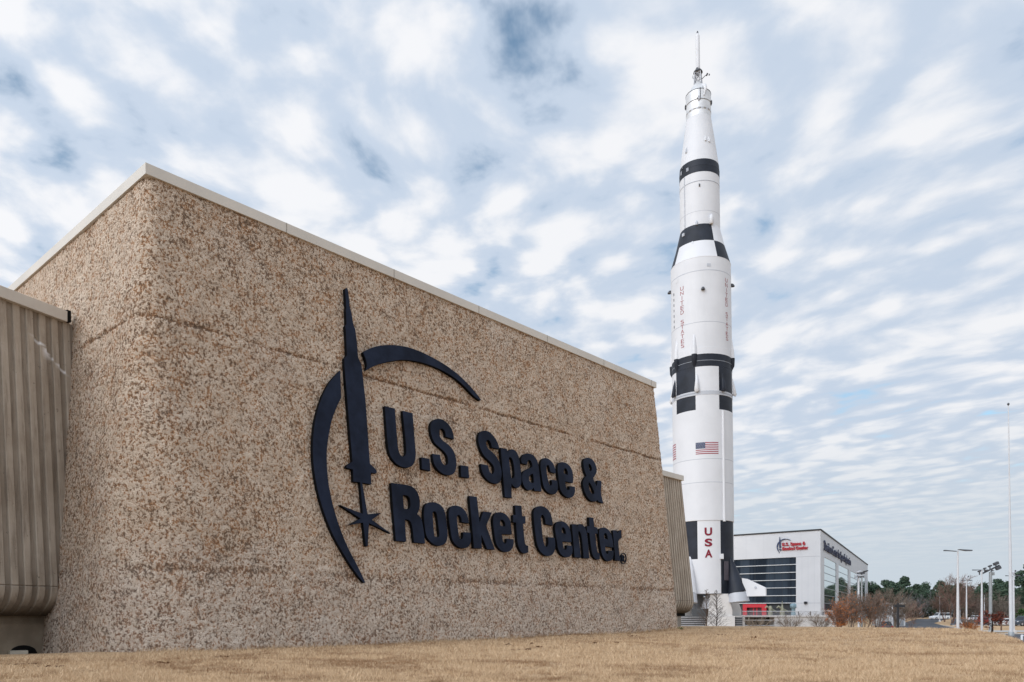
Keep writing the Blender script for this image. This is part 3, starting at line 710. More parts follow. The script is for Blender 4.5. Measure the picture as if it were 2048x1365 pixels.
AB = {k: [[to_ab(*p) for p in pl] for pl in v] for k, v in GL.items()}
def plate(name, loops, thick, mats, parent, M, scale=1.0):
    cu = bpy.data.curves.new(name, 'CURVE'); cu.dimensions = '2D'; cu.fill_mode = 'BOTH'; cu.extrude = thick / 2
    for lp in loops:
        s = cu.splines.new('POLY'); s.points.add(len(lp) - 1); s.use_cyclic_u = True
        for q, (a, b) in zip(s.points, lp): q.co = (a * scale, b * scale, 0, 1)
    tmp = bpy.data.objects.new(name, cu); COL.objects.link(tmp)
    me = bpy.data.meshes.new_from_object(tmp); bpy.data.objects.remove(tmp); bpy.data.curves.remove(cu)
    me.name = name; me.materials.clear()
    for m in mats: me.materials.append(m)
    for p in me.polygons: p.material_index = 0 if p.normal.z > .9 else len(mats) - 1; p.use_smooth = False
    o = bpy.data.objects.new(name, me); COL.objects.link(o); o.parent = parent; o.matrix_local = M
    return o
def navy():
    m, t, b = new_mat('navy_sign_face'); p = t.pos()
    n = t.noise(p, 1.1, 5, .6); n2 = t.noise(p, 60, 2, .6)
    c = t.mix(t.ramp(n, .3, .72), (.005, .008, .018), (.015, .022, .044))
    c = t.mix(t.math('MULTIPLY', t.ramp(n2, .5, .8), .25), c, (.02, .027, .05))
    m.node_tree.links.new(c, b.inputs['Base Color']); b.inputs['Roughness'].default_value = .6; b.inputs['Specular IOR Level'].default_value = .12
    return m
M_NAVY = navy(); M_RET = mat('black_return', (.004, .004, .005), .8, .1)
sign = thing('wall_sign', SC0, 'dark navy raised sign reading U.S. Space & Rocket Center on the pebbled wall', 'sign')
FR = Matrix((SA, SB, SN)).transposed().to_4x4()
for k, loops in AB.items():
    thick = .125 if k not in ('ring', 'reg') else .05
    off = -thick / 2 - (0 if k not in ('ring', 'reg') else .05)
    plate(PARTN.get(k, 'letter'), loops, thick, [M_NAVY, M_RET], sign, Matrix.Translation(SN * off) @ FR)
# ------------------------------------------------------------------ the moon rocket
RY = 132.0; S = F / RY
RX = (1410 - CX) / F * RY
RG = gz(RX, RY)
def HF(py, ph=0, r=5.04): return H(HY - (HY - py) * (1 - r * math.cos(R(ph)) * .97 / RY))
def H(py): return (HY - py) / S + CAMZ - RG            # height above the ground from a pixel row
rocket = thing('moon_rocket', (RX, RY, RG), 'tall white and black three stage moon rocket standing upright behind the building', 'rocket')
rocket.rotation_euler = (0, R(-.72), 0)
tow = Vector((-RX, -RY, 0)).normalized(); rgt = Vector((-tow.y, tow.x, 0))
if rgt.x < 0: rgt = -rgt
def cyl(phi, r, z):                                    # phi: degrees, 0 faces the camera, + to the right
    a = R(phi); v = rgt * (math.sin(a) * r) + tow * (math.cos(a) * r); return Vector((v.x, v.y, z))
M_WHITE = mat('white_paint', (.655, .67, .70), .45, .4, var=.03, scale=.35, dirt=(.53, .54, .55, .3))
M_BLACK = mat('black_paint', (.014, .018, .028), .55, .3, var=.3, scale=.5)
M_GREYP = mat('grey_paint', (.45, .475, .52), .4, .5, var=.05, scale=.4)
M_SEAM = mat('seam', (.30, .32, .36), .6, .3)
M_RED = mat('red_lettering', (.20, .012, .03), .6, .3)
M_RED2 = mat('faded_red_lettering', (.33, .10, .11), .6, .3)
M_SILV = mat('silver_skin', (.66, .67, .68), .35, .5, .35, var=.08, scale=1.2, dirt=(.45, .43, .38, .4))
M_DARKM = mat('dark_metal', (.05, .052, .06), .5, .5)
def shell(name, rings, mfun, parent, n=120, mats=None):
    """rings: (radius, z); mfun(i, phi_mid) gives the paint of each facet"""
    mb = MB()
    for r, z in rings:
        for k in range(n): mb.v.append(tuple(cyl(-180 + 360 * k / n, r, z)))
    for i in range(len(rings) - 1):
        for k in range(n):
            mb.f.append([i * n + k, i * n + (k + 1) % n, (i + 1) * n + (k + 1) % n, (i + 1) * n + k])
            mb.mi.append(mfun(i, -180 + 360 * (k + .5) / n)); mb.sm.append(True)
    mb.f.append(list(range((len(rings) - 1) * n, len(rings) * n))); mb.mi.append(0); mb.sm.append(False)
    mb.sharp = R(9)
    o = mb.build(name, mats or [M_WHITE, M_BLACK, M_GREYP, M_SEAM], parent)
    return o
def inr(phi, *rs):
    phi = (phi + 180) % 360 - 180
    return any(a <= phi < b for a, b in rs)
r1 = 58.5 / S; rb = 57.3 / S; r3 = 38.9 / S
COLS = ((-147, -102), (-57, -12), (33, 78), (123, 168))
dy = 1.5                                               # ring rows read at the silhouette
# first stage
rings = [(rb, H(1189)), (rb, H(1122)), (rb, H(1048)), (r1, H(1047.6)), (r1, H(975)), (r1 + .012, H(974.7)), (r1 + .012, H(974)), (r1, H(973.7)),
         (r1, H(930)), (r1 + .012, H(929.7)), (r1 + .012, H(929)), (r1, H(928.7)), (r1, H(834)), (r1, H(806)), (r1 + .03, H(805.7)), (r1 + .03, H(803.2)), (r1 + .03, H(801)), (r1 + .03, H(798.2)), (r1, H(797.9)), (r1, H(751))]
def paint1(i, p):
    blk = inr(p, *COLS)
    if i <= 1: return 1 if blk and not (i == 0 and inr(p, (-80, -12))) else 0
    if i in (4, 5, 6, 8, 9, 10): return 2
    if i == 12 or i == 18: return 1 if blk else 0
    if i in (14, 16): return 2
    if i in (15,): return 3 if blk else 2
    return 0
s1 = shell('first_stage', rings, paint1, rocket)
# second stage with its dark skirt
rings = [(r1 + .02, H(751)), (r1 + .02, H(740.5)), (r1 + .035, H(740.2)), (r1 + .035, H(739.4)), (r1 + .02, H(739.1)), (r1 + .02, H(727)), (r1 + .02, H(714)), (r1, H(713.7)), (r1, H(666)), (r1 + .012, H(665.7)), (r1 + .012, H(665)), (r1, H(664.7)), (r1, H(567)), (r1 + .012, H(566.7)), (r1 + .012, H(565.6)), (r1, H(565.3)), (r1, H(540.4)), (r1 + .02, H(540.1)), (r1 + .02, H(539))]
def paint2(i, p):
    if i <= 4: return 3 if i == 2 else 1
    if i in (8, 9, 10): return 2
    if i in (12, 13, 14): return 2
    return 0
s2 = shell('second_stage', rings, paint2, rocket)
rm = 48.0 / S
rings = [(58.5 / S, H(539)), (rm, H(503.5)), (39.2 / S, H(467))]
def paint3(i, p):
    if i == 0: return 1 if inr(p, (-147, -57), (33, 123)) else 0
    return 1 if inr(p, (-147, 33)) else 0
shell('interstage', rings, paint3, rocket)
rings = [(r3, H(467)), (r3, H(442)), (r3 + .012, H(441.8)), (r3 + .012, H(441)), (r3, H(440.8)), (r3, H(384)), (r3 + .02, H(383.6)), (r3 + .02, H(382.2)), (r3, H(381.8)), (r3, H(365))]
s3 = shell('third_stage', rings, lambda i, p: 3 if i in (6,) else (2 if i in (2,) else 0), rocket)
iu = shell('instrument_ring', [(r3 + .015, H(365)), (r3 + .015, H(352.5)), (r3 + .03, H(352.2)), (r3 + .03, H(351.4)), (r3 + .01, H(351)), (38.2 / S, H(339.5))], lambda i, p: 1, rocket)
ad = shell('adapter_cone', [(38.1 / S, H(339.5)), (32 / S, H(295)), (24.5 / S, H(243))], lambda i, p: 0, rocket)
sm = shell('service_module', [(24.2 / S, H(243)), (24.2 / S, H(233)), (24.5 / S, H(232.8)), (24.5 / S, H(229.5)), (24.2 / S, H(229.3)), (24.2 / S, H(214.5)), (24.6 / S, H(214)), (24.6 / S, H(212.8)), (24.2 / S, H(212.4)), (24.6 / S, H(194))],
           lambda i, p: (1 if int((p + 180) / 12) % 2 else 2) if i == 2 else (3 if i in (6,) else 0), rocket, mats=[M_SILV, mat('radiator', (.28, .27, .26), .5), M_GREYP, M_DARKM])
cm = shell('capsule', [(24.9 / S, H(194)), (24.9 / S, H(192.8)), (23 / S, H(192)), (8.2 / S, H(170)), (6.5 / S, H(168))], lambda i, p: 3 if i == 0 else 0, rocket, mats=[M_SILV, M_BLACK, M_GREYP, M_DARKM])
# escape tower: lattice, flared skirt, motor, nose
et = bpy.data.objects.new('escape_tower', None); COL.objects.link(et); et.parent = rocket
mb = MB(); zA, zB = H(171), H(146)
lv = [zA + (zB - zA) * i / 3 for i in range(4)]; hw = [8.4 / S, 7.9 / S, 7.3 / S, 6.6 / S]
cor = [[cyl(a, h * 1.15, z) for a in (35, 125, 215, 305)] for h, z in zip(hw, lv)]
for k in range(4):
    mb.tube([c[k] for c in cor], .085, 6)
    for i in range(3):
        mb.tube([cor[i][k], cor[i + 1][(k + 1) % 4]], .05, 5); mb.tube([cor[i][(k + 1) % 4], cor[i + 1][k]], .05, 5)
        mb.tube([cor[i + 1][k], cor[i + 1][(k + 1) % 4]], .055, 5)
mb.build('lattice', M_GREYP, et)
MB().lathe([(9.2 / S, H(146)), (8.6 / S, H(144)), (5.0 / S, H(139.5)), (4.0 / S, H(137))], 24, mi=0).build('flared_skirt', M_DARKM, et)
MB().lathe([(4.05 / S, H(141)), (4.0 / S, H(74)), (3.6 / S, H(72)), (2.2 / S, H(68.2)), (1.7 / S, H(67.4))], 20).build('motor', M_WHITE, et)
MB().lathe([(1.8 / S, H(67.6)), (1.8 / S, H(65)), (.7 / S, H(62.5))], 12).build('nose_probe', M_DARKM, et)
mb = MB(); p = cyl(25, .9, H(140)); mb.tube([cyl(25, .25, H(147)), cyl(25, .3, H(139))], .22, 8); mb.build('nozzle', M_WHITE, et)
mb = MB(); mb.tube([cyl(75, .5, H(162)), cyl(75, 1.2, H(157)), cyl(82, 1.6, H(154.5))], .06, 5); mb.tube([cyl(82, 1.4, H(156)), cyl(84, 1.6, H(152))], .14, 6); mb.tube([cyl(86, 1.85, H(156)), cyl(86, 1.9, H(153.5))], .10, 6); mb.build('floodlight_arm', M_DARKM, et)
mb = MB(); mb.tube([cyl(-70, .6, H(160)), cyl(-78, .95, H(155)), cyl(-75, .9, H(152))], .1, 5); mb.build('bracket', M_GREYP, et)
# capsule and service module fittings
mb = MB(); mb.tube([cyl(28, 1.2, H(180)), cyl(34, 1.95, H(186)), cyl(34, 2.15, H(194)), cyl(30, 2.16, H(200)), cyl(26, 2.16, H(207))], [.16, .3, .26, .14, .1], 8); mb.build('access_hose', M_WHITE, sm)
mb = MB(); mb.tube([cyl(9, 24.6 / S, H(215)), cyl(9, 24.6 / S, H(192))], .07, 6); mb.build('strut', M_DARKM, sm)
for ph in (-86, 82, 2):
    mb = MB()
    for a, b in (((0, -.45), (0, .45)), ((-.35, 0), (.35, 0))):
        c = cyl(ph, 24.9 / S, H(212)); tdir = cyl(ph + 90, 1, 0)
        mb.tube([c + tdir * a[0] + Vector((0, 0, a[1])), c + tdir * b[0] + Vector((0, 0, b[1]))], [.11, .05], 6)
    mb.box(tuple(cyl(ph, 24.4 / S, H(212))), (.35, .35, .5)); mb.build('thruster', M_DARKM if ph != 2 else M_GREYP, sm)
# adapter fairings
for ph, py in ((22, 297), (36, 298), (-44, 312)):
    rr = (24.5 + (38.1 - 24.5) * (py - 243) / 96) / S
    mb = MB(); mb.tube([cyl(ph, rr - .05, H(py - 6)), cyl(ph, rr + .08, H(py)), cyl(ph, rr + .1, H(py + 5)), cyl(ph, rr, H(py + 5.3))], [.03, .16, .18, .02], 8); mb.build('thruster', M_WHITE if ph > 0 else M_GREYP, ad)
# instrument ring hatches
for ph, py in ((-62, 352), (-35, 354)):
    mb = MB(); q = [cyl(ph + a, r3 + .06, H(py + b)) for a, b in ((-4, 4), (4, 4), (4, -3), (-4, -3))]; mb.prism(q, cyl(ph, .02, 0)); mb.build('hatch', M_SEAM, iu)
mb = MB(); mb.lathe([(.17, -.2), (.17, .2)], 10, c=tuple(cyl(-55, r3, H(345)))); mb.build('umbilical_port', M_DARKM, iu)
# third stage fittings
mb = MB(); mb.tube([cyl(-47, r3 + .01, H(466)), cyl(-47, r3 + .01, H(366))], .10, 6); mb.build('cable_tunnel', M_GREYP, s3)
def blister(parent, ph, r, zb, zt, rad, m, flat=True, name='fairing', tail=None):
    """streamlined half-cone standing on the skin, pointed at the top"""
    mb = MB(); L = zt - zb
    pts = [cyl(ph, r - rad * .9 + .0, zt), cyl(ph, r - rad * .35, zt - L * .3), cyl(ph, r + .0, zt - L * .75), cyl(ph, r + .04, zb)]
    rr = [.03, rad * .62, rad * .95, rad]
    if tail: pts.append(cyl(ph, r - rad * .9, zb - tail)); rr.append(.03)
    mb.tube(pts, rr, 14); return mb.build(name, m, parent)
mb = MB(); mb.lathe([(.05, 0), (.33, -.5), (.36, -1.7), (.3, -1.75)][::-1], 12, c=tuple(cyl(32, r3 + .2, HF(432, 32, 3.3)))); mb.build('thruster_pod', M_WHITE, s3)
mb = MB(); mb.lathe([(.05, 0), (.2, -.2), (.2, -.75), (.1, -.8)][::-1], 10, c=tuple(cyl(-9, r3 + .1, HF(441, 0, 3.3)))); mb.build('vent', M_GREYP, s3)
mb = MB(); mb.box(tuple(cyl(-47, r3 + .1, HF(461, -47))), (.8, .5, .5), rz=.5); mb.build('umbilical_box', M_GREYP, s3)
mb = MB(); mb.lathe([(.12, -.2), (.12, .2)], 8, c=tuple(cyl(0, r3 + .05, HF(371, 0, 3.3)))); mb.build('vent', M_DARKM, s3)
mb = MB(); rr = 46.5 / S; mb.lathe([(.3, -.7), (.3, .6), (.12, .8)], 12, c=tuple(cyl(-18, rr, HF(491, -18, 4)))); mb.build('vent', M_WHITE, rocket)
# second stage fittings
for ph in (4, 88, -86):
    mb = MB(); c = cyl(ph, r1 + .25, HF(578, ph)); mb.lathe([(.34, -.25), (.3, -.05), (.1, .2)], 10, c=tuple(c)); mb.box(tuple(cyl(ph, r1 + .08, HF(577, ph))), (.3, .3, .3)); mb.build('floodlight', M_DARKM, s2)
for k in range(7):
    py = 584 + k * 10.9; mb = MB(); q = [cyl(-62 + a, r1 + .02, HF(py + b, -62)) for a, b in ((-1.1, 2.6), (1.1, 2.6), (1.1, -2.6), (-1.1, -2.6))]; mb.prism(q, cyl(-62, .012, 0)); mb.build('marker_dash', M_DARKM, s2)
mb = MB(); q = [cyl(-50 + a, r1 + .03, HF(557 + b, -50)) for a, b in ((-4, 3.4), (3, 3.4), (3, -3.4), (-4, -3.4))]; mb.prism(q, cyl(-50, .012, 0)); mb.build('panel', M_WHITE, s2)
mb = MB(); q = [cyl(14 + a, r1 + .03, HF(532 + b, 14)) for a, b in ((-2, 3), (5, 3), (5, -3), (-2, -3))]; mb.prism(q, cyl(14, .012, 0)); mb.build('panel', M_GREYP, s2)
for ph in (-100, -54, -13.5, 80, 125, 170):
    blister(s2, ph, r1, H(727), H(676), .42, M_WHITE)
    mb = MB(); mb.tube([cyl(ph, r1 + .06, H(726.5)), cyl(ph, r1 + .04, H(741)), cyl(ph, r1 - .3, H(757))], [.45, .40, .03], 14); mb.build('fairing', M_BLACK, s2)
for ph, m in ((-9, M_WHITE), (41, M_BLACK), (85, M_WHITE), (-62, M_BLACK), (-104, M_WHITE), (130, M_BLACK)):
    mb = MB(); mb.tube([cyl(ph, r1 - .2, H(758)), cyl(ph, r1 + .1, H(778)), cyl(ph, r1 + .28, H(797)), cyl(ph, r1 + .22, H(797.6))], [.06, .28, .42, .36], 14); mb.build('fairing', m, s1)
# first stage fittings
mb = MB(); mb.tube([cyl(41, r1 + .05, H(1050)), cyl(41, r1 + .05, H(836))], .24, 8); mb.build('cable_tunnel', M_WHITE, s1)
mb = MB(); mb.box(tuple(cyl(34, rb + .15, HF(1113.5))), (.5, .5, .85)); mb.build('umbilical_box', M_WHITE, s1)
mb = MB(); q = [cyl(53 + a, rb + .05, HF(py, 45)) for a, py in ((-13, 1162), (-2, 1162), (-2, 1124), (-13, 1124))]; mb.prism(q, cyl(50, .1, 0)); mb.build('hatch', mat('dark_panel', (.07, .06, .075), .6), s1)
# flags: stripes and canton wrapped on the skin
def wrap_flag(ph0, ph1, y0, y1, parent):
    mb = MB(); n = 10
    def patch(a0, a1, z0, z1, mi, lift):
        for i in range(n):
            b0, b1 = a0 + (a1 - a0) * i / n, a0 + (a1 - a0) * (i + 1) / n
            mb.face([cyl(b0, r1 + lift, z0), cyl(b1, r1 + lift, z0), cyl(b1, r1 + lift, z1), cyl(b0, r1 + lift, z1)], mi)
    am_ = (ph0 + ph1) / 2; z1, z0 = HF(y0, am_), HF(y1, am_); h = (z1 - z0) / 13; am = ph0 + (ph1 - ph0) * .41
    for k in range(13): patch(ph0 if k < 6 else am, ph1, z0 + k * h, z0 + (k + 1) * h, 0 if k % 2 == 0 else 1, .02)
    patch(ph0, am, z0 + 6 * h, z1, 2, .02)
    for r in range(9):
        for c in range(6 if r % 2 == 0 else 5):
            a = ph0 + (am - ph0) * (c + (.5 if r % 2 == 0 else 1.0)) / 6; z = z1 - 7 * h * (r + .5) / 9; da, dz = (am - ph0) * .035, h * .22
            mb.face([cyl(a - da, r1 + .03, z), cyl(a, r1 + .03, z - dz), cyl(a + da, r1 + .03, z), cyl(a, r1 + .03, z + dz)], 1)
    mb.build('flag', [mat('flag_red', (.28, .02, .04), .6), M_WHITE, mat('flag_blue', (.02, .035, .10), .6)], parent, fix=False)
wrap_flag(-13, 30, 885, 908.5, s1)
wrap_flag(-103, -62, 889, 919, s1)
def text_mesh(txt, size, bold=.0, sx=1.0):
    cu = bpy.data.curves.new('text', 'FONT'); cu.body = txt; cu.size = size; cu.offset = bold; cu.align_x = 'CENTER'; cu.align_y = 'BOTTOM_BASELINE'
    o = bpy.data.objects.new('text', cu); COL.objects.link(o)
    me = bpy.data.meshes.new_from_object(o); bpy.data.objects.remove(o); bpy.data.curves.remove(cu)
    if sx != 1:
        for v in me.vertices: v.co.x *= sx
    return me
def wrap_text(ch, ph, r, z, width, height, parent, m, bold=.02):
    me = text_mesh(ch, 1.0, bold)
    xs_ = [v.co.x for v in me.vertices]; ys_ = [v.co.y for v in me.vertices]
    x0, x1, y0, y1 = min(xs_), max(xs_), min(ys_), max(ys_)
    wv = width * (x1 - x0) / .62 if ch == 'I' else width
    for v in me.vertices:
        x = ((v.co.x - x0) / (x1 - x0) - .5) * wv; y = (v.co.y - y0) / (y1 - y0) * height
        rr = r / math.cos(0) + .05 if wv > .9 else r + .02
        v.co = cyl(ph + math.degrees(x / r), rr, z + y)
    me.name = 'letter'; me.materials.clear(); me.materials.append(m)
    o = bpy.data.objects.new('letter', me); COL.objects.link(o); o.parent = parent
for ch, y in (('U', 1071.5), ('S', 1093.5), ('A', 1115.5)): wrap_text(ch, 8.6, rb, HF(y), 1.22, 1.33, s1, M_RED, .04)
for ph, ya in ((-37.6, 577), (56, 571)):
    for i, ch in enumerate('UNITED STATES'):
        if ch != ' ': wrap_text(ch, ph, r1, HF(ya + 9.62 * i, ph), .68, .66, s2, M_RED2, .0)
# engine fairings with fins and pale skirts
for ph in (62, -28, 152, -118):
    mb = MB(); n = 20
    fm = M_BLACK if ph == 62 else M_WHITE
    mb.tube([cyl(ph, 4.7, H(1113)), cyl(ph, 5.15, H(1140)), cyl(ph, 6.05, H(1188))], [.10, .72, 1.62], 20)
    f = mb.build('engine_fairing', fm, s1)
    mb = MB(); mb.tube([cyl(ph, 6.05, H(1188)), cyl(ph, 6.2, H(1206))], [1.60, 1.78], 20); mb.build('skirt', M_GREYP, f)
    # fin: a swept blade with thickness
    ro = 11.0; mb = MB(); a = cyl(ph + 90, .17, 0)
    poly = [cyl(ph, 6.9, H(1160)), cyl(ph, 7.8, H(1162)), cyl(ph, ro, H(1180)), cyl(ph, ro, H(1195.5)), cyl(ph, 7.4, H(1195.5))]
    mb.prism([q - a for q in poly], a * 2); fin = mb.build('fin', M_WHITE, s1)
    mb = MB(); mb.tube([cyl(ph, 9.3, H(1179)) - a * 1.5, cyl(ph, 9.3, H(1179)) + a * 1.5], .22, 12); mb.build('fin_boss', M_GREYP, fin)
# engine bells inside
for ph in (17, 107, 197, 287):
    mb = MB(); mb.lathe([(1.5, H(1218)), (1.2, H(1205)), (.6, H(1190))], 20, c=(cyl(ph, 3.0, 0).x, cyl(ph, 3.0, 0).y, 0)); mb.build('engine_bell', M_GREYP, s1)
# launch pedestal: flared concrete legs on slatted blocks
M_CONC = mat('white_concrete', (.62, .61, .60), .8, .3, var=.08, scale=.5, bump=.2, dirt=(.40, .38, .36, .5))
ped = thing('rocket_pedestal', (RX, RY, gz(RX, RY)), 'white concrete launch pedestal under the rocket, flared legs on slatted blocks', 'pedestal')
def leg(pts, Y, deep, m, name='leg'):
    mb = MB(); q = [at(x, y, Y) for x, y in pts]
    mb.prism([v - Vector(ped.location) for v in q], (deep * .25, deep, 0)); return mb.build(name, m, ped, bevel=.04)
leg([(1420, 1188), (1456, 1188), (1465, 1221), (1465, 1233), (1416, 1233)], 127.5, 5, M_CONC)
leg([(1462, 1206), (1477.5, 1206), (1482.8, 1221), (1482.8, 1232), (1465, 1232)], 134, 5, M_CONC)
leg([(1362, 1207), (1380, 1207), (1384, 1232), (1356, 1232)], 134, 4, M_CONC)
leg([(1413, 1196), (1420, 1196), (1420, 1262), (1413, 1262)], 129.5, 1.2, mat('strip_brown', (.16, .12, .10), .8), 'brown_strip')  # narrow brown upright strip beside the front leg
b = leg([(1412, 1233), (1470, 1233), (1470, 1268), (1412, 1268)], 127.2, 6, M_CONC, 'block')
def slats(x0, x1, y0, Y, n, m):
    for k in range(n):
        p0, p1 = at(x0, y0 + k * 4.1, Y), at(x1, y0 + k * 4.1, Y); c = (p0 + p1) / 2 - Vector(ped.location)
        mb = MB(); mb.box(tuple(c), ((p1 - p0).length, .9, .20)); mb.build('slat', m, ped)
M_SLAT = mat('grey_slats', (.42, .43, .45), .7, .3)
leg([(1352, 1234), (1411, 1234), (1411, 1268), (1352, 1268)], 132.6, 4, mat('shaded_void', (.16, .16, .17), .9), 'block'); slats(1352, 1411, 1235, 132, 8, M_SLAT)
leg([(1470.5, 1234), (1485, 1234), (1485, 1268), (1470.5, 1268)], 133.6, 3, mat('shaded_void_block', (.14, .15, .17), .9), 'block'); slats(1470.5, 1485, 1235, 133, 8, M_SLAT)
leg([(1485, 1232), (1490, 1232), (1490, 1268), (1485, 1268)], 132.5, 1, M_CONC, 'post')
# ------------------------------------------------------------------ the glass and white panel hall beyond the rocket
PB = at(1641, 1228, 160.0); PB.z = 0
dF = Vector((-1903 / F, 1, 0)).normalized(); nF = Vector((-dF.y, dF.x, 0))
if nF.dot(PB) > 0: nF = -nF
dR = Vector((842.4 / F, 1, 0)).normalized(); nR = Vector((dR.y, -dR.x, 0))
if nR.dot(PB) > 0: nR = -nR
def onF(px, py): return on_plane(px, py, PB, nF)
def onR(px, py): return on_plane(px, py, PB, nR)
def sF(px): return (onF(px, 1200) - PB).dot(dF)
def sR(px): return (onR(px, 1200) - PB).dot(dR)
GZB = gz(PB.x, PB.y)
hall = thing('exhibit_hall', (PB.x, PB.y, GZB), 'white panel and glass hall with dark roof edge behind the rocket base', 'building')
HO = Vector(hall.location)
M_PANEL = mat('white_panel', (.61, .625, .65), .5, .4, var=.03, scale=.3, dirt=(.5, .5, .52, .3))
M_ROOFE = mat('dark_roof_edge', (.016, .018, .022), .6)
def dark_glass():
    m, t, b = new_mat('dark_glass'); p = t.pos(); f = t.noise(t.mapping(p, (.30, .30, .02)), 1.0, 3, .6)
    m.node_tree.links.new(t.mix(t.ramp(f, .42, .6), (.008, .014, .024), (.035, .05, .07)), b.inputs['Base Color'])
    b.inputs['Roughness'].default_value = .12; b.inputs['Specular IOR Level'].default_value = .22
    return m
M_GLF = dark_glass()
def mirror_glass():
    m, t, b = new_mat('mirror_glass')
    b.inputs['Base Color'].default_value = (.62, .70, .69, 1); b.inputs['Metallic'].default_value = .9; b.inputs['Roughness'].default_value = .03
    return m
M_GLR = mirror_glass()
M_MULL = mat('mullion', (.6, .62, .64), .4); M_MULLD = mat('grey_mullion', (.22, .25, .28), .4)
ztop = onF(1641, 1061).z; zgt = onF(1592, 1114.5).z; zgb = onF(1592, 1206.5).z; zter = onF(1641, 1229.5).z
zRt = onR(1648, 1114).z; zRb = onR(1648, 1220).z; zfl = onR(1648, 1206.6).z
def strip(d, s0, s1, z0, z1, ext, m, name, bevel=0, off=Vector((0, 0, 0)), parent=None):
    q = [PB + d * s0 + off, PB + d * s1 + off]; o = HO
    mb = MB(); mb.prism([Vector((q[0].x - o.x, q[0].y - o.y, z0 - o.z)), Vector((q[1].x - o.x, q[1].y - o.y, z0 - o.z)),
                         Vector((q[1].x - o.x, q[1].y - o.y, z1 - o.z)), Vector((q[0].x - o.x, q[0].y - o.y, z1 - o.z))], ext)
    return mb.build(name, m, parent or hall, bevel=bevel)
s92 = sF(1592); sE = sR(1735.3); LF = 62.0
strip(dF, 0, LF, zgt, ztop, dR * .5, M_PANEL, 'fascia')
strip(dF, 0, s92, GZB - .5, zgt - .03, dR * .5, M_PANEL, 'corner_panel')
strip(dF, .0, s92, zgb - .06, zgb + .0, dR * .02, M_SEAM, 'panel_joint', off=nF * .01)
for k in range(1, 4): strip(dF, s92 * k / 4, s92 * k / 4 + .03, GZB + 2, zgt - .1, dR * .02, M_GREYP, 'panel_joint', off=nF * .008)
for k in range(1, 16): strip(dF, k * 4.0, k * 4.0 + .03, zgt + .1, ztop - .1, dR * .02, M_GREYP, 'panel_joint', off=nF * .008)
gl = strip(dF, s92, LF, zgb, zgt - .02, dR * .1, M_GLF, 'window', off=-nF * .28)
for py in (1129, 1144.7, 1159.8, 1175.4, 1191.2, 1206.3):
    z = onF(1592, py).z; strip(dF, s92, LF, z - .07, z + .07, dR * .2, M_MULL, 'mullion', off=-nF * .05, parent=None)
for k in range(1, 18):
    strip(dF, s92 + k * 3.0, s92 + k * 3.0 + .05, zgb + .1, zgt - .1, dR * .02, mat('joint', (.02, .025, .03), .5) if k == 1 else bpy.data.materials['joint'], 'mullion', off=-nF * .262)
# glazed ground floor, set back, with a red doorway
M_GLD = mat('shop_glass', (.012, .018, .03), .15, .4)
strip(dF, s92, LF, GZB - .5, zgb - .13, dR * .1, M_GLD, 'shop_window', off=-nF * 1.2)
strip(dF, s92, s92 + .12, GZB, zgb, dR * 1.0, M_PANEL, 'reveal')
M_REDF = mat('red_frame', (.50, .014, .03), .45)
a0, a1 = sF(1533), sF(1486); zp0, zp1 = zter - 1.4, onF(1533, 1208.5).z
portal = strip(dF, a0, a0 + 1.05, zp0, zp1, dR * 1.0, M_REDF, 'doorway', off=nF * .1)
strip(dF, a1 - .9, a1, zp0, zp1, dR * 1.0, M_REDF, 'frame', off=nF * .1, parent=None)
strip(dF, a0 + 1.05, a1 - .9, zp1 - .75, zp1, dR * 1.0, M_REDF, 'frame', off=nF * .1)
strip(dF, a0 + 1.05, a1 - .9, zp0, zp1 - .75, dR * .1, mat('doorway_dark', (.07, .01, .018), .4), 'door', off=-nF * .6)
for f in (.42, .56): strip(dF, a0 + (a1 - a0) * f, a0 + (a1 - a0) * f + .25, zp0, zp1 - .8, dR * .1, M_REDF, 'door_frame', off=-nF * .5)
M_PUR = mat('dark_red_panel', (.08, .01, .03), .5)
strip(dF, s92 + .2, s92 + 1.3, zter - .3, zgb - .5, dR * .1, M_PUR, 'banner', off=-nF * 1.05)
# things on show behind the glass line
M_EX1 = mat('pale_exhibit', (.26, .26, .19), .6, var=.4, scale=2); M_EX2 = mat('pale_blue_exhibit', (.20, .30, .35), .5)
def exhibit(px, prof, m, name, label, Yoff):
    p = onF(px, 1225) + nF * Yoff; zb = onF(px, 1226).z - 1.5
    t_ = thing(name, (p.x, p.y, zb), label, 'exhibit', 'exhibits by the entrance')
    mb = MB(); mb.lathe(prof, 16); mb.build('body', m, t_); return t_
t_ = exhibit(1586.5, [(.6, 0), (.6, 1.5), (.45, 1.7), (.45, 2.4), (.75, 2.6), (.75, 3.3), (.4, 3.5)], M_EX2, 'capsule_model', 'pale blue cylindrical exhibit nearest the white corner panel', -.3)
for px, lab in ((1543, 'pale stubby exhibit figure right of the red doorway'), (1566.5, 'pale exhibit figure with tall pointed top, middle of the terrace')):
    tall = px > 1550
    t_ = exhibit(px, [(.55, 0), (.5, 1.4), (.35, 2.0), (.42, 2.5), (.2, 3.0)] if not tall else [(.55, 0), (.5, 1.8), (.28, 2.4), (.14, 3.2), (.04, 4.0)], M_EX1, 'statue', lab, .6)
    mb = MB(); mb.tube([(-.2, 0, 2.4), (-.9, -.2, 2.9), (-1.3, -.2, 2.5)], [.25, .2, .1], 8); mb.tube([(.2, 0, 2.2), (.9, -.2, 1.9), (1.2, -.3, 1.5)], [.25, .18, .1], 8); mb.build('arm', M_EX1, t_)
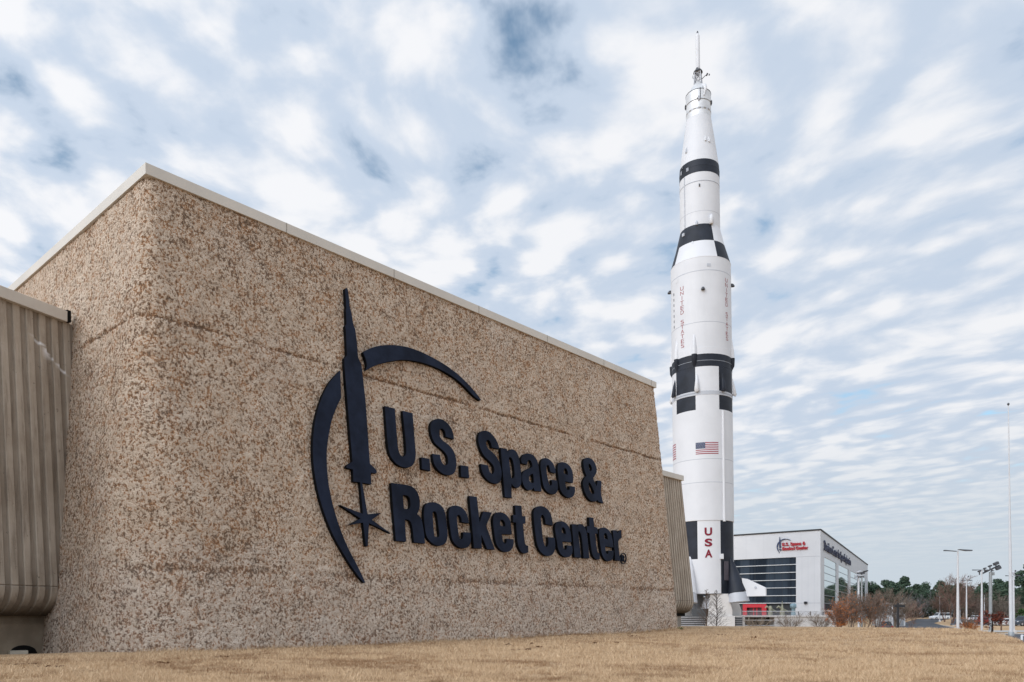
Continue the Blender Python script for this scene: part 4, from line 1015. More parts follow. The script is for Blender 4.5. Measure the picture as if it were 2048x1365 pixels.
# right side: white band, piers, mirrored glass
strip(dR, .5, sE, zRt, ztop, -nR * .5, M_PANEL, 'fascia')
gr = strip(dR, .6, sE - .2, zfl, zRt - .02, -nR * .1, M_GLR, 'window', off=-nR * .10)
strip(dR, .6, sE - .2, zRb, zfl - .1, -nR * .1, M_GLD, 'shop_window', off=-nR * .14)
strip(dR, .5, sE, GZB - .5, zRb, -nR * .5, M_PANEL, 'plinth')
for x0, x1 in ((1641.4, 1648), (1672.6, 1676.8), (1697, 1700.8), (1715.6, 1718.6), (1731, 1735.3)):
    q0 = max(sR(x0), .5); strip(dR, q0, sR(x1), zRb, zRt - .03, -nR * .4, M_PANEL, 'pier', off=nR * .05)
for py in (1130.3, 1145.3, 1160.2, 1176, 1190.6, 1206.6):
    z = onR(1648, py).z; strip(dR, sR(1648), sE - 1, z - .07, z + .07, -nR * .06, M_MULLD, 'mullion', off=-nR * .06)
strip(dR, sR(1648), sR(1651.8), zRb, zfl - .15, -nR * .1, M_PUR, 'banner', off=-nR * .11); strip(dR, sR(1668), sR(1672.4), zRb, zfl - .15, -nR * .1, M_PUR, 'banner', off=-nR * .11)
# roof edge
strip(dF, -.12, LF, ztop, ztop + .30, dR * .6, M_ROOFE, 'roof_edge', off=nF * .15)
strip(dR, .5, sE + .1, ztop, ztop + .30, -nR * .6, M_ROOFE, 'roof_edge', off=nR * .15)
back = [PB + dF * LF, PB + dF * .4 + dR * .5, PB + dR * sE, PB + dR * sE + dF * LF]
mb = MB(); mb.prism([Vector((v.x - HO.x - nR.x * .55, v.y - HO.y - nF.y * .9, -.5)) for v in back], (0, 0, ztop - GZB + .3)); mb.build('core', mat('core_dark', (.06, .065, .07), .9), hall)
mb = MB(); c = PB + dF * 3.0 + nF * .2 - HO; mb.box((c.x, c.y, onF(1614, 1206).z - GZB), (.5, .5, .5)); mb.build('security_camera', M_ROOFE, hall)
c = at(1741, 1168, PB.y + dR.y * sE - 2)
wlamp = thing('wall_lamp', c, 'small white bracket lamp at the far corner of the hall', 'lamp')
mb = MB(); mb.tube([(-.5, 0, .45), (0, 0, .45), (.1, 0, .3), (.1, 0, -.5)], .10, 6); mb.build('arm', M_PANEL, wlamp)
# lettering on the long side
l0, l1 = onR(1646.2, 1100.6), onR(1700, 1131.4)
hs = thing('wall_sign', onR(1646.2, 1100.6) + nR * .15, 'dark blue lettering Davidson Center for Space Exploration on the white band of the hall', 'sign')
LB = mat('dark_blue_letters', (.012, .018, .06), .5)
full = (l1 - l0).dot(dR); words = 'Davidson Center for Space Exploration'
me = text_mesh(words, 1, .0); xs_ = [v.co.x for v in me.vertices]; capH = max(v.co.y for v in text_mesh('D', 1).vertices)
hgt = (onR(1646.2, 1081).z - l0.z) / capH; sx = full / (max(xs_) - min(xs_)); x0 = min(xs_)
pos = 0.0
wd_ = {}
def adv(tx):
    m_ = text_mesh(tx, 1, .012); v = [q.co.x for q in m_.vertices]; return min(v), max(v)
W_ = [adv('|' + words[:i] + '|') for i in range(len(words) + 1)]; W_ = [b - a for a, b in W_]; bar, tot = W_[0], W_[-1]
for i, ch in enumerate(words):
    if ch == ' ': continue
    a, b_ = W_[i], W_[i + 1]
    m_ = text_mesh(ch, 1, .004); vx = [q.co.x for q in m_.vertices]; cxm = (min(vx) + max(vx)) / 2
    cpos = ((a + b_) / 2 - bar) / (tot - bar) * full
    bm = bmesh.new(); bm.from_mesh(m_)
    ge = bmesh.ops.extrude_face_region(bm, geom=bm.faces[:]); 
    for v in [g for g in ge['geom'] if isinstance(g, bmesh.types.BMVert)]: v.co.z += .15
    for v in bm.verts:
        v.co = dR * (cpos + (v.co.x - cxm) * full / (tot - bar)) + Vector((0, 0, v.co.y * hgt)) + nR * (v.co.z)
    bmesh.ops.recalc_face_normals(bm, faces=bm.faces); bm.to_mesh(m_); bm.free(); m_.name = 'letter'
    m_.materials.clear(); m_.materials.append(LB); o = bpy.data.objects.new('letter', m_); COL.objects.link(o); o.parent = hs
# the small coloured copy of the emblem sign
al = [p[0] for v in AB.values() for q in v for p in q]; bl = [p[1] for v in AB.values() for q in v for p in q]
Lp, Rp = onF(1554, 1092), onF(1617.6, 1092); Tp = onF(1561.5, 1074.2).z; Bp = onF(1561, 1106.8).z
sc = (Lp - Rp).dot(dF) / (max(al) - min(al)); sv = (Tp - Bp) / (max(bl) - min(bl))
so_ = thing('wall_sign', Lp + nF * .15, 'blue emblem and red lettering U.S. Space & Rocket Center on the hall front', 'sign')
so_.location.z = Bp
LR = mat('red_sign_letters', (.42, .012, .025), .5); LBl = mat('blue_emblem', (.012, .03, .10), .5)
FR2 = Matrix((-dF, Vector((0, 0, 1)), nF)).transposed().to_4x4()
for k, loops in AB.items():
    if k in ('ring', 'reg'): continue
    l2 = [[((a - min(al)) * sc, (b - min(bl)) * sv) for a, b in lp] for lp in loops]
    em = k in ('rocket', 'swoosh1', 'swoosh2')
    plate(PARTN.get(k, 'letter'), l2, .2, [LBl if em else LR], so_, FR2)

# ------------------------------------------------------------------ terrace in front of the hall
TY = 146.0
ter = thing('terrace_wall', at(1570, 1262, TY), 'white retaining wall of the terrace before the hall with a dark opening', 'wall')
TO = Vector(ter.location)
def tprism(pts, Y, deep, m, name, bevel=0):
    mb = MB(); mb.prism([at(x, y, Y) - TO for x, y in pts], (0, deep, 0)); return mb.build(name, m, ter, bevel=bevel)
tprism([(1486, 1231.2), (1672, 1231.2), (1672, 1234.6), (1486, 1234.6)], TY, 8, M_CONC, 'deck_edge', .03)
tprism([(1549, 1234.8), (1672, 1234.8), (1672, 1262), (1549, 1262)], TY + .2, 4, M_CONC, 'wall')
tprism([(1484, 1234.8), (1549, 1234.8), (1549, 1262), (1484, 1262)], TY + 3, 2, mat('opening_dark', (.06, .055, .05), .9), 'opening')
tprism([(1490, 1240), (1548.5, 1240), (1548.5, 1241.4), (1490, 1241.4)], TY + .4, .12, M_MULL, 'rail')
tprism([(1490, 1250.5), (1548.5, 1250.5), (1548.5, 1252), (1490, 1252)], TY + .4, .12, M_MULL, 'rail')
rail = thing('terrace_railing', at(1570, 1231.2, TY), 'grey terrace railing with dark posts in front of the red doorway', 'railing')
RO = Vector(rail.location); RY2 = TY + .4
mb = MB(); mb.tube([at(1484, 1223, RY2) - RO, at(1672, 1223, RY2) - RO], .06, 6); mb.build('handrail', M_MULL, rail)
for x in (1497.5, 1522.3, 1547.3, 1572.5, 1597, 1621, 1646, 1668):
    mb = MB(); mb.tube([at(x, 1223.2, RY2 + .1) - RO, at(x, 1231.2, RY2 + .1) - RO], .10, 6); mb.build('post', M_DARKM, rail)
mb = MB()
for k in range(150):
    x = 1485 + k * 1.24; mb.tube([at(x, 1223.4, RY2) - RO, at(x, 1231, RY2) - RO], .018, 3)
mb.build('infill', mat('railing_bars', (.40, .40, .42), .5), rail)

# ------------------------------------------------------------------ lamps and masts
M_POLE = mat('white_pole', (.56, .575, .60), .4, .5, var=.05, scale=.8, dirt=(.5, .5, .5, .4)); M_HEAD = mat('lamp_head', (.06, .065, .075), .5)
M_GALV = mat('galvanised_pole', (.30, .32, .33), .5, .5, .3, var=.12)
def lamp(px, py, Y, wpx, heads, label, name='street_lamp', cat='lamp post', ball=False, group='twin headed lamps by the car park'):
    p = at(px, py, Y); zg = gz(p.x, p.y) if Y < 70 else float(base_z(Y)); h = p.z - zg
    if Y < 70: zg = min(zg, -1.9); h = p.z - zg
    t_ = thing(name, (p.x, p.y, zg), label, cat, group)
    w = wpx / F * Y / 2
    MB().lathe([(w * 1.05, 0), (w, h * .35), (w * .55, h)], 12).build('pole', M_POLE, t_)
    MB().lathe([(w * 2.4, 0), (w * 2.2, .35), (w * 1.2, .42)], 12).build('base', M_CONC, t_)
    for a, b, dyy in heads:
        x0, x1 = a / F * Y, b / F * Y; th = .10 * abs(x1 - x0) + .02
        mb = MB(); mb.prism([(x0, -.16, h - .05), (x0 + (x1 - x0) * .45, -.2, h - .03 - th * .2), (x1, -.10, h + dyy), (x1, -.10, h + dyy + .05), (x0, -.12, h + .06)], (0, .34, 0)); mb.build('lamp_head', M_HEAD, t_, bevel=.015)
    if ball:
        mb = MB(); r = 2.6 / F * Y; mb.lathe([(r * .5, h + .1), (r * .9, h + .35), (r, h + .35 + r), (r * .7, h + .35 + r * 1.7), (.05, h + .35 + r * 2)], 12); mb.build('camera_dome', M_GREYP, t_)
        mb = MB(); mb.tube([(r, 0, h + .4 + r), (r * 1.7, 0, h + .6 + r)], .12, 6); mb.build('camera', M_HEAD, t_)
    return t_
lamp(1915.7, 1101.5, 75, 5.2, [(-27, -2, -.10), (28, 2, .08)], 'tallest white lamp post with two dark flat heads on the lawn edge')
lamp(1963.6, 1140.5, 105, 4.2, [(-18, -1.5, 0), (17, 1.5, 0)], 'white lamp post with twin heads in front of the floodlight mast')
lamp(1933, 1161.5, 140, 3.0, [(-10, -1, 0), (11, 1, .1)], 'slender lamp post with round camera dome left of the floodlight mast', ball=True)
lamp(2027, 1152, 112, 5.0, [(-15, -1.5, -.1), (13, 1.5, .1)], 'white lamp post with camera dome beside the flagpole', ball=True)
lamp(1879.5, 1193, 190, 1.5, [(-6, 0, 0)], 'distant single arm lamp at the end of the road', group=None)
lamp(1920.2, 1181, 180, 1.8, [(7, 0, 0)], 'distant lamp right behind the tallest lamp post', group=None)
lamp(1968.8, 1190, 180, 1.8, [(-3, 0, 0), (3, 0, 0)], 'short distant lamp between twin head lamp and floodlight mast', group=None)
Y = 100.0; p = at(2022.5, 1228, Y); zg = float(base_z(Y))
fp = thing('flagpole', (p.x, p.y, zg), 'very tall slender white flagpole without a flag', 'flagpole'); fp.rotation_euler = (0, R(-.72), 0)
h = at(2017.8, 809, Y).z - zg
MB().lathe([(.23, 0), (.22, 5), (.10, h * .6), (.055, h - .2)], 14).build('pole', M_POLE, fp); MB().lathe([(.02, h - .2), (.14, h - .05), (.14, h + .1), (.02, h + .2)], 10).build('finial', M_HEAD, fp)
MB().lathe([(.36, 0), (.36, .45), (.26, .55)], 14).build('base', M_GALV, fp)
# floodlight mast
Y = 122.0; p = at(1981, 1228, Y); zg = float(base_z(Y))
fm_ = thing('floodlight_mast', (p.x, p.y, zg), 'grey steel mast with a tilted bar of dark floodlights', 'floodlight'); MO = Vector(fm_.location)
h = at(1981, 1144.5, Y).z - zg
MB().lathe([(.26, 0), (.24, h * .6), (.25, h * .61), (.22, h)], 14).build('pole', M_GALV, fm_)
mb = MB(); mb.tube([at(1964.5, 1147.5, Y) - MO, at(1999, 1131, Y) - MO], .13, 6); mb.tube([at(1981, 1146, Y) - MO, at(1985, 1138, Y) - MO], .1, 6); mb.build('crossbar', M_HEAD, fm_)
for x, y, w, hh in ((1992, 1127.5, 9.5, 5.5), (1996.5, 1136.5, 9.5, 6), (1980, 1132.5, 6, 3), (1969.5, 1137.2, 4.2, 2.4), (1959, 1142.8, 5, 3), (1972.5, 1141.5, 5, 2.5)):
    c = at(x, y, Y - .2) - MO; mb = MB()
    mb.box(None, (w / F * Y, .5, hh / F * Y), M=Matrix.Translation(c) @ Matrix.Rotation(R(-25), 4, 'Y')); mb.build('floodlight', M_HEAD, fm_, bevel=.04)
    k = (x - 1964.5) / 34.5; q = at(1964.5 + 34.5 * k, 1147.5 - 16.5 * k, Y) - MO; mb = MB(); mb.tube([c, q], .09, 5); mb.build('bracket', M_HEAD, fm_)
mb = MB(); mb.box(tuple(at(1985.5, 1148, Y) - MO), (.35, .4, .5)); mb.box(tuple(at(1986, 1142, Y) - MO), (.2, .3, .2)); mb.build('junction_box', M_GALV, fm_)
# twin floodlight poles in front of the hall's far end
Y = 128.0; p = at(1720, 1228, Y); zg = float(base_z(Y))
tw = thing('floodlight_mast', (p.x, p.y, zg), 'pair of pale poles joined under a cluster of floodlights by the hall', 'floodlight'); TO2 = Vector(tw.location)
for x, m in ((1717.5, M_POLE), (1723.5, M_GALV)):
    mb = MB(); a = at(x, 1228, Y) - TO2; a.z = 0; b = at(x, 1156, Y) - TO2; mb.tube([a, b], [.17, .13], 10); mb.build('pole', m, tw)
mb = MB(); mb.tube([at(1709, 1155, Y) - TO2, at(1728, 1154, Y) - TO2], .1, 6); mb.tube([at(1714, 1148, Y) - TO2, at(1734, 1143, Y) - TO2], .09, 6); mb.tube([at(1721, 1156, Y) - TO2, at(1724, 1146, Y) - TO2], .1, 6); mb.build('crossbar', M_HEAD, tw)
for x, y, w in ((1713, 1150.5, 7), (1719.5, 1152, 7), (1718, 1143.5, 8), (1725.5, 1147.5, 7), (1731.5, 1142.5, 8), (1712, 1156, 5)):
    mb = MB(); mb.box(None, (w / F * Y, .45, 2.4 / F * Y), M=Matrix.Translation(at(x, y, Y - .2) - TO2) @ Matrix.Rotation(R(-12), 4, 'Y')); mb.build('floodlight', M_HEAD if x > 1724 else M_GREYP, tw, bevel=.03)
# dark finger post on the lawn edge
Y = 70.0; p = at(1795.8, 1207, Y)
sp = thing('sign_post', (p.x, p.y, -1.95), 'black post with a black sign board seen edge on before the bare bushes', 'sign'); h = p.z + 1.95
MB().box((0, 0, h / 2), (.17, .17, h)).build('post', M_ROOFE, sp, bevel=.015)
MB().box((.36, 0, h - .26), (.56, .12, .24)).box((-.21, 0, h - .26), (.24, .12, .22)).build('board', M_ROOFE, sp, bevel=.01)
# pale shed behind the bushes
Y = 150.0; p = at(1786, 1228, Y); zg = float(base_z(Y))
sh = thing('equipment_shed', (p.x, p.y, zg), 'pale flat roofed equipment shed half hidden by a bare bush', 'shed'); SO = Vector(sh.location)
def shp(x0, x1, y0, y1, yy, deep, m, name):
    mb = MB(); a, b = at(x0, y1, yy) - SO, at(x1, y0, yy) - SO; mb.box(((a.x + b.x) / 2, a.y + deep / 2, (a.z + b.z) / 2), (b.x - a.x, deep, b.z - a.z)); return mb.build(name, m, sh, bevel=.02)
shp(1763, 1810, 1208, 1253, Y, 4, mat('shed_wall', (.38, .39, .40), .7), 'wall'); shp(1761.5, 1811.5, 1206, 1208.2, Y - .2, 4.5, M_PANEL, 'roof')
for x in (1763, 1779, 1784, 1809): shp(x, x + 1.6, 1208.2, 1252, Y - .1, .12, M_PANEL, 'frame')
shp(1786, 1807, 1213, 1251, Y - .05, .06, mat('shed_door', (.24, .25, .27), .6), 'door')
# bollard and short post by the road on the right
p = px_ground(2044.5, 1281)
bo = thing('bollard', (p.x, p.y, p.z), 'white bollard with a dark band at the right edge of the photo', 'bollard')
MB().lathe([(.16, -.6), (.16, .55), (.11, .62)], 14).build('post', M_POLE, bo); MB().lathe([(.05, -.1), (.05, .48)], 8, c=(.02, -.14, 0)).build('band', M_HEAD, bo)
p = px_ground(2002.5, 1262); bo = thing('stake', (p.x, p.y, p.z), 'short brown stake in the grass right of the red leaved tree', 'post')
MB().lathe([(.12, 0), (.11, 1.5), (.06, 1.56)], 8).build('post', mat('brown_wood', (.14, .08, .05), .9), bo)
# ------------------------------------------------------------------ vehicles
def car(px, py_ground, Y, rz, label, paint, L=4.7, W=1.85, Ht=1.5, kind='sedan', name='parked_car', cat='car'):
    p = at(px, 1228, Y); zg = float(base_z(Y)) + .03
    t_ = thing(name, (p.x, p.y, zg), label, cat, None, rz)
    m = mat('car_paint_' + name, paint, .3, .5, var=.03); m.node_tree.nodes['Principled BSDF'].inputs['Coat Weight'].default_value = .6
    g = mat('car_glass', (.015, .02, .026), .08, .6); ty = mat('tyre', (.015, .015, .016), .9); rim = mat('rim', (.5, .5, .52), .35, .5, .6)
    hb = Ht * .56
    if kind == 'sedan': low = [(-.5, .20), (.5, .20), (.5, hb * .75), (.47, hb * .92), (.24, hb), (-.30, hb), (-.48, hb * .97), (-.5, hb * .7)]; cab = [(-.40, hb), (.22, hb), (.07, Ht), (-.24, Ht)]
    elif kind == 'suv': low = [(-.5, .26), (.5, .26), (.5, hb * .82), (.47, hb * .95), (.22, hb * 1.05), (-.48, hb * 1.05), (-.5, hb * .7)]; cab = [(-.485, hb * 1.05), (.22, hb * 1.05), (.09, Ht), (-.44, Ht)]
    else: low = [(-.5, .26), (.5, .26), (.5, hb * .62), (.44, hb * .8), (.26, hb * 1.0), (-.48, hb * 1.0), (-.5, hb * .6)]; cab = [(-.46, hb), (.24, hb), (.12, Ht), (-.44, Ht)]
    mb = MB(); mb.prism([(x * L, -W / 2, z) for x, z in low], (0, W, 0)); mb.build('body', m, t_, bevel=.07)
    iw = W * .39
    def cabin(sc_, z_in, wtop, name_, mm, bev):
        b = MB(); A = [(x * L, z) for x, z in cab]; cx_ = sum(a[0] for a in A) / 4
        A = [((x - cx_) * sc_ + cx_, z - (z_in if z > hb * 1.2 else 0)) for x, z in A]
        lo = [(A[0][0], A[0][1]), (A[1][0], A[1][1])]; hi = [(A[2][0], A[2][1]), (A[3][0], A[3][1])]
        w0, w1 = W * .485 * (1.0 if bev else 1.012), wtop
        V = [(lo[0][0], -w0, lo[0][1]), (lo[1][0], -w0, lo[1][1]), (hi[0][0], -w1, hi[0][1]), (hi[1][0], -w1, hi[1][1])]
        V2 = [(x, -y, z) for x, y, z in V]
        b.v = V + V2; b.f = [[0, 1, 2, 3], [7, 6, 5, 4], [1, 5, 6, 2], [0, 3, 7, 4], [3, 2, 6, 7], [0, 4, 5, 1]]; b.mi = [0] * 6; b.sm = [False] * 6
        return b.build(name_, mm, t_, bevel=bev)
    cabin(1.0, 0, iw, 'cabin', m, .06)
    # glazing strips set just proud of the cabin
    cxs = [x * L for x, _ in cab]; zb_, zt_ = cab[0][1] + .05, Ht - .12
    def lerp(a, b, f): return a + (b - a) * f
    for s in (-1, 1):
        mb = MB(); w0, w1 = W * .485, iw
        def pt(x, z): f = (z - cab[0][1]) / (Ht - cab[0][1]); return (x, s * (lerp(w0, w1, f) + .012), z)
        fz0, fz1 = (zb_ - cab[0][1]) / (Ht - cab[0][1]), (zt_ - cab[0][1]) / (Ht - cab[0][1])
        xl0, xl1 = lerp(cxs[0], cxs[3], fz0) + .15, lerp(cxs[0], cxs[3], fz1) + .12; xr0, xr1 = lerp(cxs[1], cxs[2], fz0) - .15, lerp(cxs[1], cxs[2], fz1) - .12
        xm = (xl0 + xr0) / 2
        mb.face([pt(xl0, zb_), pt(xm - .04, zb_), pt(xm - .04, zt_), pt(xl1, zt_)]); mb.face([pt(xm + .04, zb_), pt(xr0, zb_), pt(xr1, zt_), pt(xm + .04, zt_)]); mb.build('side_window', g, t_, fix=False)
    for e, nm in ((1, 'windscreen'), (-1, 'rear_window')):
        mb = MB(); i0, i1 = (1, 2) if e == 1 else (0, 3); w0, w1 = W * .44, iw * .9
        f0, f1 = .08, .88; a = lerp(cxs[i0], cxs[i1], f0) + e * .014; b = lerp(cxs[i0], cxs[i1], f1) + e * .014; z0, z1 = lerp(cab[0][1], Ht, f0), lerp(cab[0][1], Ht, f1)
        mb.face([(a, -w0, z0), (a, w0, z0), (b, w1, z1), (b, -w1, z1)]); mb.build(nm, g, t_, fix=False)
    for x in (-.31, .32):
        for s in (-1, 1):
            r = .34 if kind != 'suv' else .38; mb = MB(); mb.lathe([(r * .55, -.11), (r, -.10), (r, .10), (r * .55, .11)], 18)
            o = mb.build('wheel', ty, t_); o.location = (x * L, s * (W / 2 - .08), r); o.rotation_euler = (R(90), 0, 0)
            mb = MB(); mb.lathe([(.02, -.125), (r * .6, -.12), (r * .6, .12), (.02, .125)], 14); mb.build('rim', rim, o)
    for s in (-1, 1):
        MB().box((L * .497, s * W * .36, hb * .78), (.06, .34, .14)).build('headlight', mat('lamp_glass', (.7, .72, .75), .15), t_, bevel=.02)
        MB().box((-L * .497, s * W * .38, hb * .80), (.06, .26, .18)).build('tail_light', mat('tail_red', (.35, .01, .01), .3), t_, bevel=.02)
    return t_
car(2046, 1252, 150, R(200), 'dark blue off roader at the right edge beside the lamp post', (.03, .05, .075), 4.8, 1.95, 1.95, 'suv')
car(2012, 1252, 152, R(172), 'white car half hidden behind the red leaved tree', (.72, .73, .74), 4.6, 1.85, 1.45)
car(1953.5, 1241, 205, R(20), 'distant white car right of the tallest lamp post', (.70, .70, .72), 4.5, 1.8, 1.4)
car(1880, 1241, 222, R(186), 'white truck with sloping bonnet at the end of the road', (.74, .75, .76), 5.6, 2.1, 1.95, 'truck', name='parked_truck', cat='truck')
car(1769, 1250, 122, R(75), 'dark car mostly hidden by the bare bushes near the black sign post', (.05, .03, .035), 4.4, 1.8, 1.45)
car(1972, 1247, 172, R(8), 'dark red car under the small red leaved tree', (.25, .02, .02), 4.5, 1.8, 1.42)

# ------------------------------------------------------------------ trees and shrubs
def bark(name, c, var=.35): return mat(name, c, .95, .15, var=var, scale=1.5)
B_GREY = bark('grey_bark', (.17, .14, .115)); B_BROWN = bark('brown_twigs', (.18, .135, .11)); B_DARK = bark('dark_bark', (.05, .04, .036)); B_PALE = bark('pale_twigs', (.24, .20, .16)); B_RED = bark('reddish_twigs', (.19, .122, .098))
def leafmat(name, a, b):
    m, t, bs = new_mat(name); c = t.mix(t.attr('tone'), a, b); m.node_tree.links.new(c, bs.inputs['Base Color'])
    bs.inputs['Roughness'].default_value = .75; bs.inputs['Specular IOR Level'].default_value = .2; return m
L_RUST = leafmat('rust_leaves', (.22, .07, .025), (.50, .19, .06)); L_PINE = leafmat('hazed_pine_needles', (.035, .065, .05), (.10, .145, .09)); L_EVER = leafmat('evergreen_leaves', (.02, .05, .02), (.07, .13, .04)); L_WINE = leafmat('wine_leaves', (.10, .025, .018), (.26, .07, .04))  # pine needles are lightened: distance haze put into their colour
def rdir(rng, d, ang):
    d = np.asarray(d, float); d = d / np.linalg.norm(d); r = rng.normal(size=3); r -= d * r.dot(d); r /= np.linalg.norm(r) + 1e-9
    return d * math.cos(ang) + r * math.sin(ang)
def branches(rng, h, stems, spread, kids, trunk_r, lean=.28, up=.25, first=.25, twig=.016, droop=0):
    segs = []
    tips = []
    def grow(p, d, L, r, lv):
        n = 4; pts = [p]; rads = [r]
        for i in range(n):
            d = rdir(rng, d + np.array([0, 0, up * .25]), .16 if lv else .07); p = p + d * L / n; pts.append(p); rads.append(max(twig * .6, r * (1 - .72 * (i + 1) / n)))
        segs.append((pts, rads, 5 if lv == 0 else 3))
        if lv < len(kids):
            for k in range(kids[lv]):
                f = (first if lv == 0 else .15) + (1 - (first if lv == 0 else .15)) * (k + rng.random()) / kids[lv]
                i = min(n - 1, int(f * n)); q = pts[i] + (pts[i + 1] - pts[i]) * (f * n - i)
                dd = pts[i + 1] - pts[i]; dd = dd / np.linalg.norm(dd)
                grow(q, rdir(rng, dd, spread * (.7 + .6 * rng.random())), L * (.62 - .25 * f) * (.7 + .6 * rng.random()), max(twig, r * (1 - .7 * f) * .55), lv + 1)
        else: tips.extend(pts[1:])
    for s in range(stems):
        a = 2 * math.pi * (s + rng.random()) / stems; t_ = (.0 if stems == 1 else lean * (.5 + 1.4 * rng.random()))
        grow(np.array([math.cos(a), math.sin(a), 0]) * (.12 if stems > 1 else 0), np.array([math.cos(a) * t_, math.sin(a) * t_, 1.0]), h * (.62 if stems == 1 else .66) * (.8 + .3 * rng.random()), trunk_r * (1 if stems == 1 else .5), 0)
    return segs, np.array(tips)
def seg_mesh(name, segs):
    V, Q = [], []
    for pts, rads, n in segs:
        pts = np.array(pts); b = len(V)
        for i, p in enumerate(pts):
            t_ = pts[min(i + 1, len(pts) - 1)] - pts[max(i - 1, 0)]; t_ = t_ / (np.linalg.norm(t_) + 1e-9)
            u = np.cross(t_, [0.31, 0.87, .38]); u /= np.linalg.norm(u) + 1e-9; w = np.cross(t_, u)
            for k in range(n):
                a = 2 * math.pi * k / n; V.append(p + rads[i] * (u * math.cos(a) + w * math.sin(a)))
        for i in range(len(pts) - 1):
            for k in range(n): Q.append((b + i * n + k, b + i * n + (k + 1) % n, b + (i + 1) * n + (k + 1) % n, b + (i + 1) * n + k))
    return tri_mesh(name, np.array(V), Q)
def leaf_mesh(name, C, size, rng, flat=0):
    n = len(C); a = rng.normal(size=(n, 3)); a[:, 2] *= (1 - flat); a /= np.linalg.norm(a, axis=1, keepdims=True); b = rng.normal(size=(n, 3)); b -= a * (a * b).sum(1, keepdims=True); b /= np.linalg.norm(b, axis=1, keepdims=True)
    s = (size * (.6 + .8 * rng.random(n)))[:, None]
    V = np.concatenate([C - a * s, C + b * s * .7, C + a * s, C - b * s * .7]); i = np.arange(n)
    me = tri_mesh(name, V, np.stack([i, i + n, i + 2 * n, i + 3 * n], -1)); attr(me, 'tone', np.concatenate([rng.random(n)] * 4)); return me
def bare(seed, h, label, name='bare_tree', cat='tree', stems=1, spread=.75, kids=(9, 7, 6), trunk_r=.14, m=B_GREY, leaves=0, lm=None, lsize=.1, lowleaf=1.0, loc=None, group=None, twig=.018, first=.25, lean=.28):
    rng = np.random.default_rng(seed); segs, tips = branches(rng, h, stems, spread, kids, trunk_r, first=first, twig=twig, lean=lean)
    zmax = max(p[-1][2] if isinstance(p, list) else 0 for p, _, _ in segs); zmax = max(max(q[2] for q in pts) for pts, _, _ in segs); k = h / zmax
    segs = [([np.array([q[0] * k, q[1] * k, q[2] * k]) for q in pts], rr, n) for pts, rr, n in segs]; tips = tips * k
    t_ = thing(name, loc or (0, 0, 0), label, cat, group)
    ntr = stems if stems > 1 else 1
    tr = [s for s in segs if s[2] == 5]; cr = [s for s in segs if s[2] == 3]
    obj('trunk', seg_mesh('trunk', tr), m, t_); obj('crown', seg_mesh('crown', cr), m, t_)
    if leaves:
        w = np.clip(1 - tips[:, 2] / (h * lowleaf), 0.02, 1) if lowleaf < 1 else np.ones(len(tips)); idx = rng.choice(len(tips), leaves, p=w / w.sum())
        obj('leaves', leaf_mesh('leaves', tips[idx] + rng.normal(size=(leaves, 3)) * .08, lsize, rng), lm, t_)
    return t_
def put(px, ytop, Y, **kw):
    p = at(px, ytop, Y); zg = gz(p.x, p.y) - .05; return bare(h=p.z - zg, loc=(p.x, p.y, zg), **kw)
def cypress(px, ytop, Y, seed, label, m, width):
    p = at(px, ytop, Y); zg = gz(p.x, p.y) - .05; h = p.z - zg; rng = np.random.default_rng(seed)
    t_ = thing('bare_conifer', (p.x, p.y, zg), label, 'tree'); segs = []
    obj('trunk', seg_mesh('trunk', [([np.array([0, 0, 0.]), np.array([.03, 0, h * .5]), np.array([0, 0, h])], [.085, .05, .012], 6)]), m, t_)
    for k in range(74):
        f = .12 + .85 * (k + rng.random()) / 74; a = rng.random() * 6.28; L = width * (1.05 - f) ** .75; d = np.array([math.cos(a), math.sin(a), .75 + .5 * rng.random()]); d /= np.linalg.norm(d)
        p0 = np.array([0, 0, h * f]); p1 = p0 + d * L * .5; p2 = p1 + (d + np.array([0, 0, -.12])) * L * .5; segs.append(([p0, p1, p2], [.022, .015, .008], 3))
        for q in range(5):
            g = .3 + .7 * rng.random(); s0 = p0 + (p2 - p0) * g; dd = rdir(rng, d, .6); segs.append(([s0, s0 + dd * L * .16, s0 + dd * L * .32], [.010, .008, .006], 3))
    obj('crown', seg_mesh('crown', segs), m, t_)
cypress(1433.5, 1180, 96, 1, 'bare cone shaped tree with a straight dark trunk before the rocket pedestal', B_DARK, 1.9)
cypress(1413, 1178, 104, 2, 'second bare cone shaped tree, beside the fluted wall', bark('brown_bark', (.085, .062, .05)), 2.0)
put(1513, 1229, 118, seed=3, label='low bare shrub in front of the dark terrace opening', name='bare_shrub', cat='shrub', stems=10, lean=.85, spread=.6, kids=(6, 5), trunk_r=.06, m=B_PALE)
put(1579, 1224, 118, seed=4, label='bare fan shaped shrub before the white terrace wall', name='bare_shrub', cat='shrub', stems=13, lean=.95, spread=.6, kids=(7, 5), trunk_r=.06, m=B_GREY)
put(1642, 1222, 116, seed=5, label='bare fan shaped shrub under the hall corner', name='bare_shrub', cat='shrub', stems=13, lean=.95, spread=.6, kids=(7, 5), trunk_r=.07, m=B_GREY)
put(1678, 1190, 106, seed=6, label='bush with rust coloured leaves at its foot right of the hall corner', name='rusty_bush', cat='bush', stems=9, spread=.6, kids=(8, 7, 4), trunk_r=.11, m=B_RED, leaves=1700, lm=L_RUST, lsize=.08, lowleaf=.33)
put(1702, 1176, 112, seed=7, label='tallest bare bush in front of the hall windows with some rust leaves', name='rusty_bush', cat='bush', stems=8, spread=.6, kids=(9, 6, 4), trunk_r=.12, m=B_BROWN, leaves=800, lm=L_RUST, lsize=.085, lowleaf=.4)
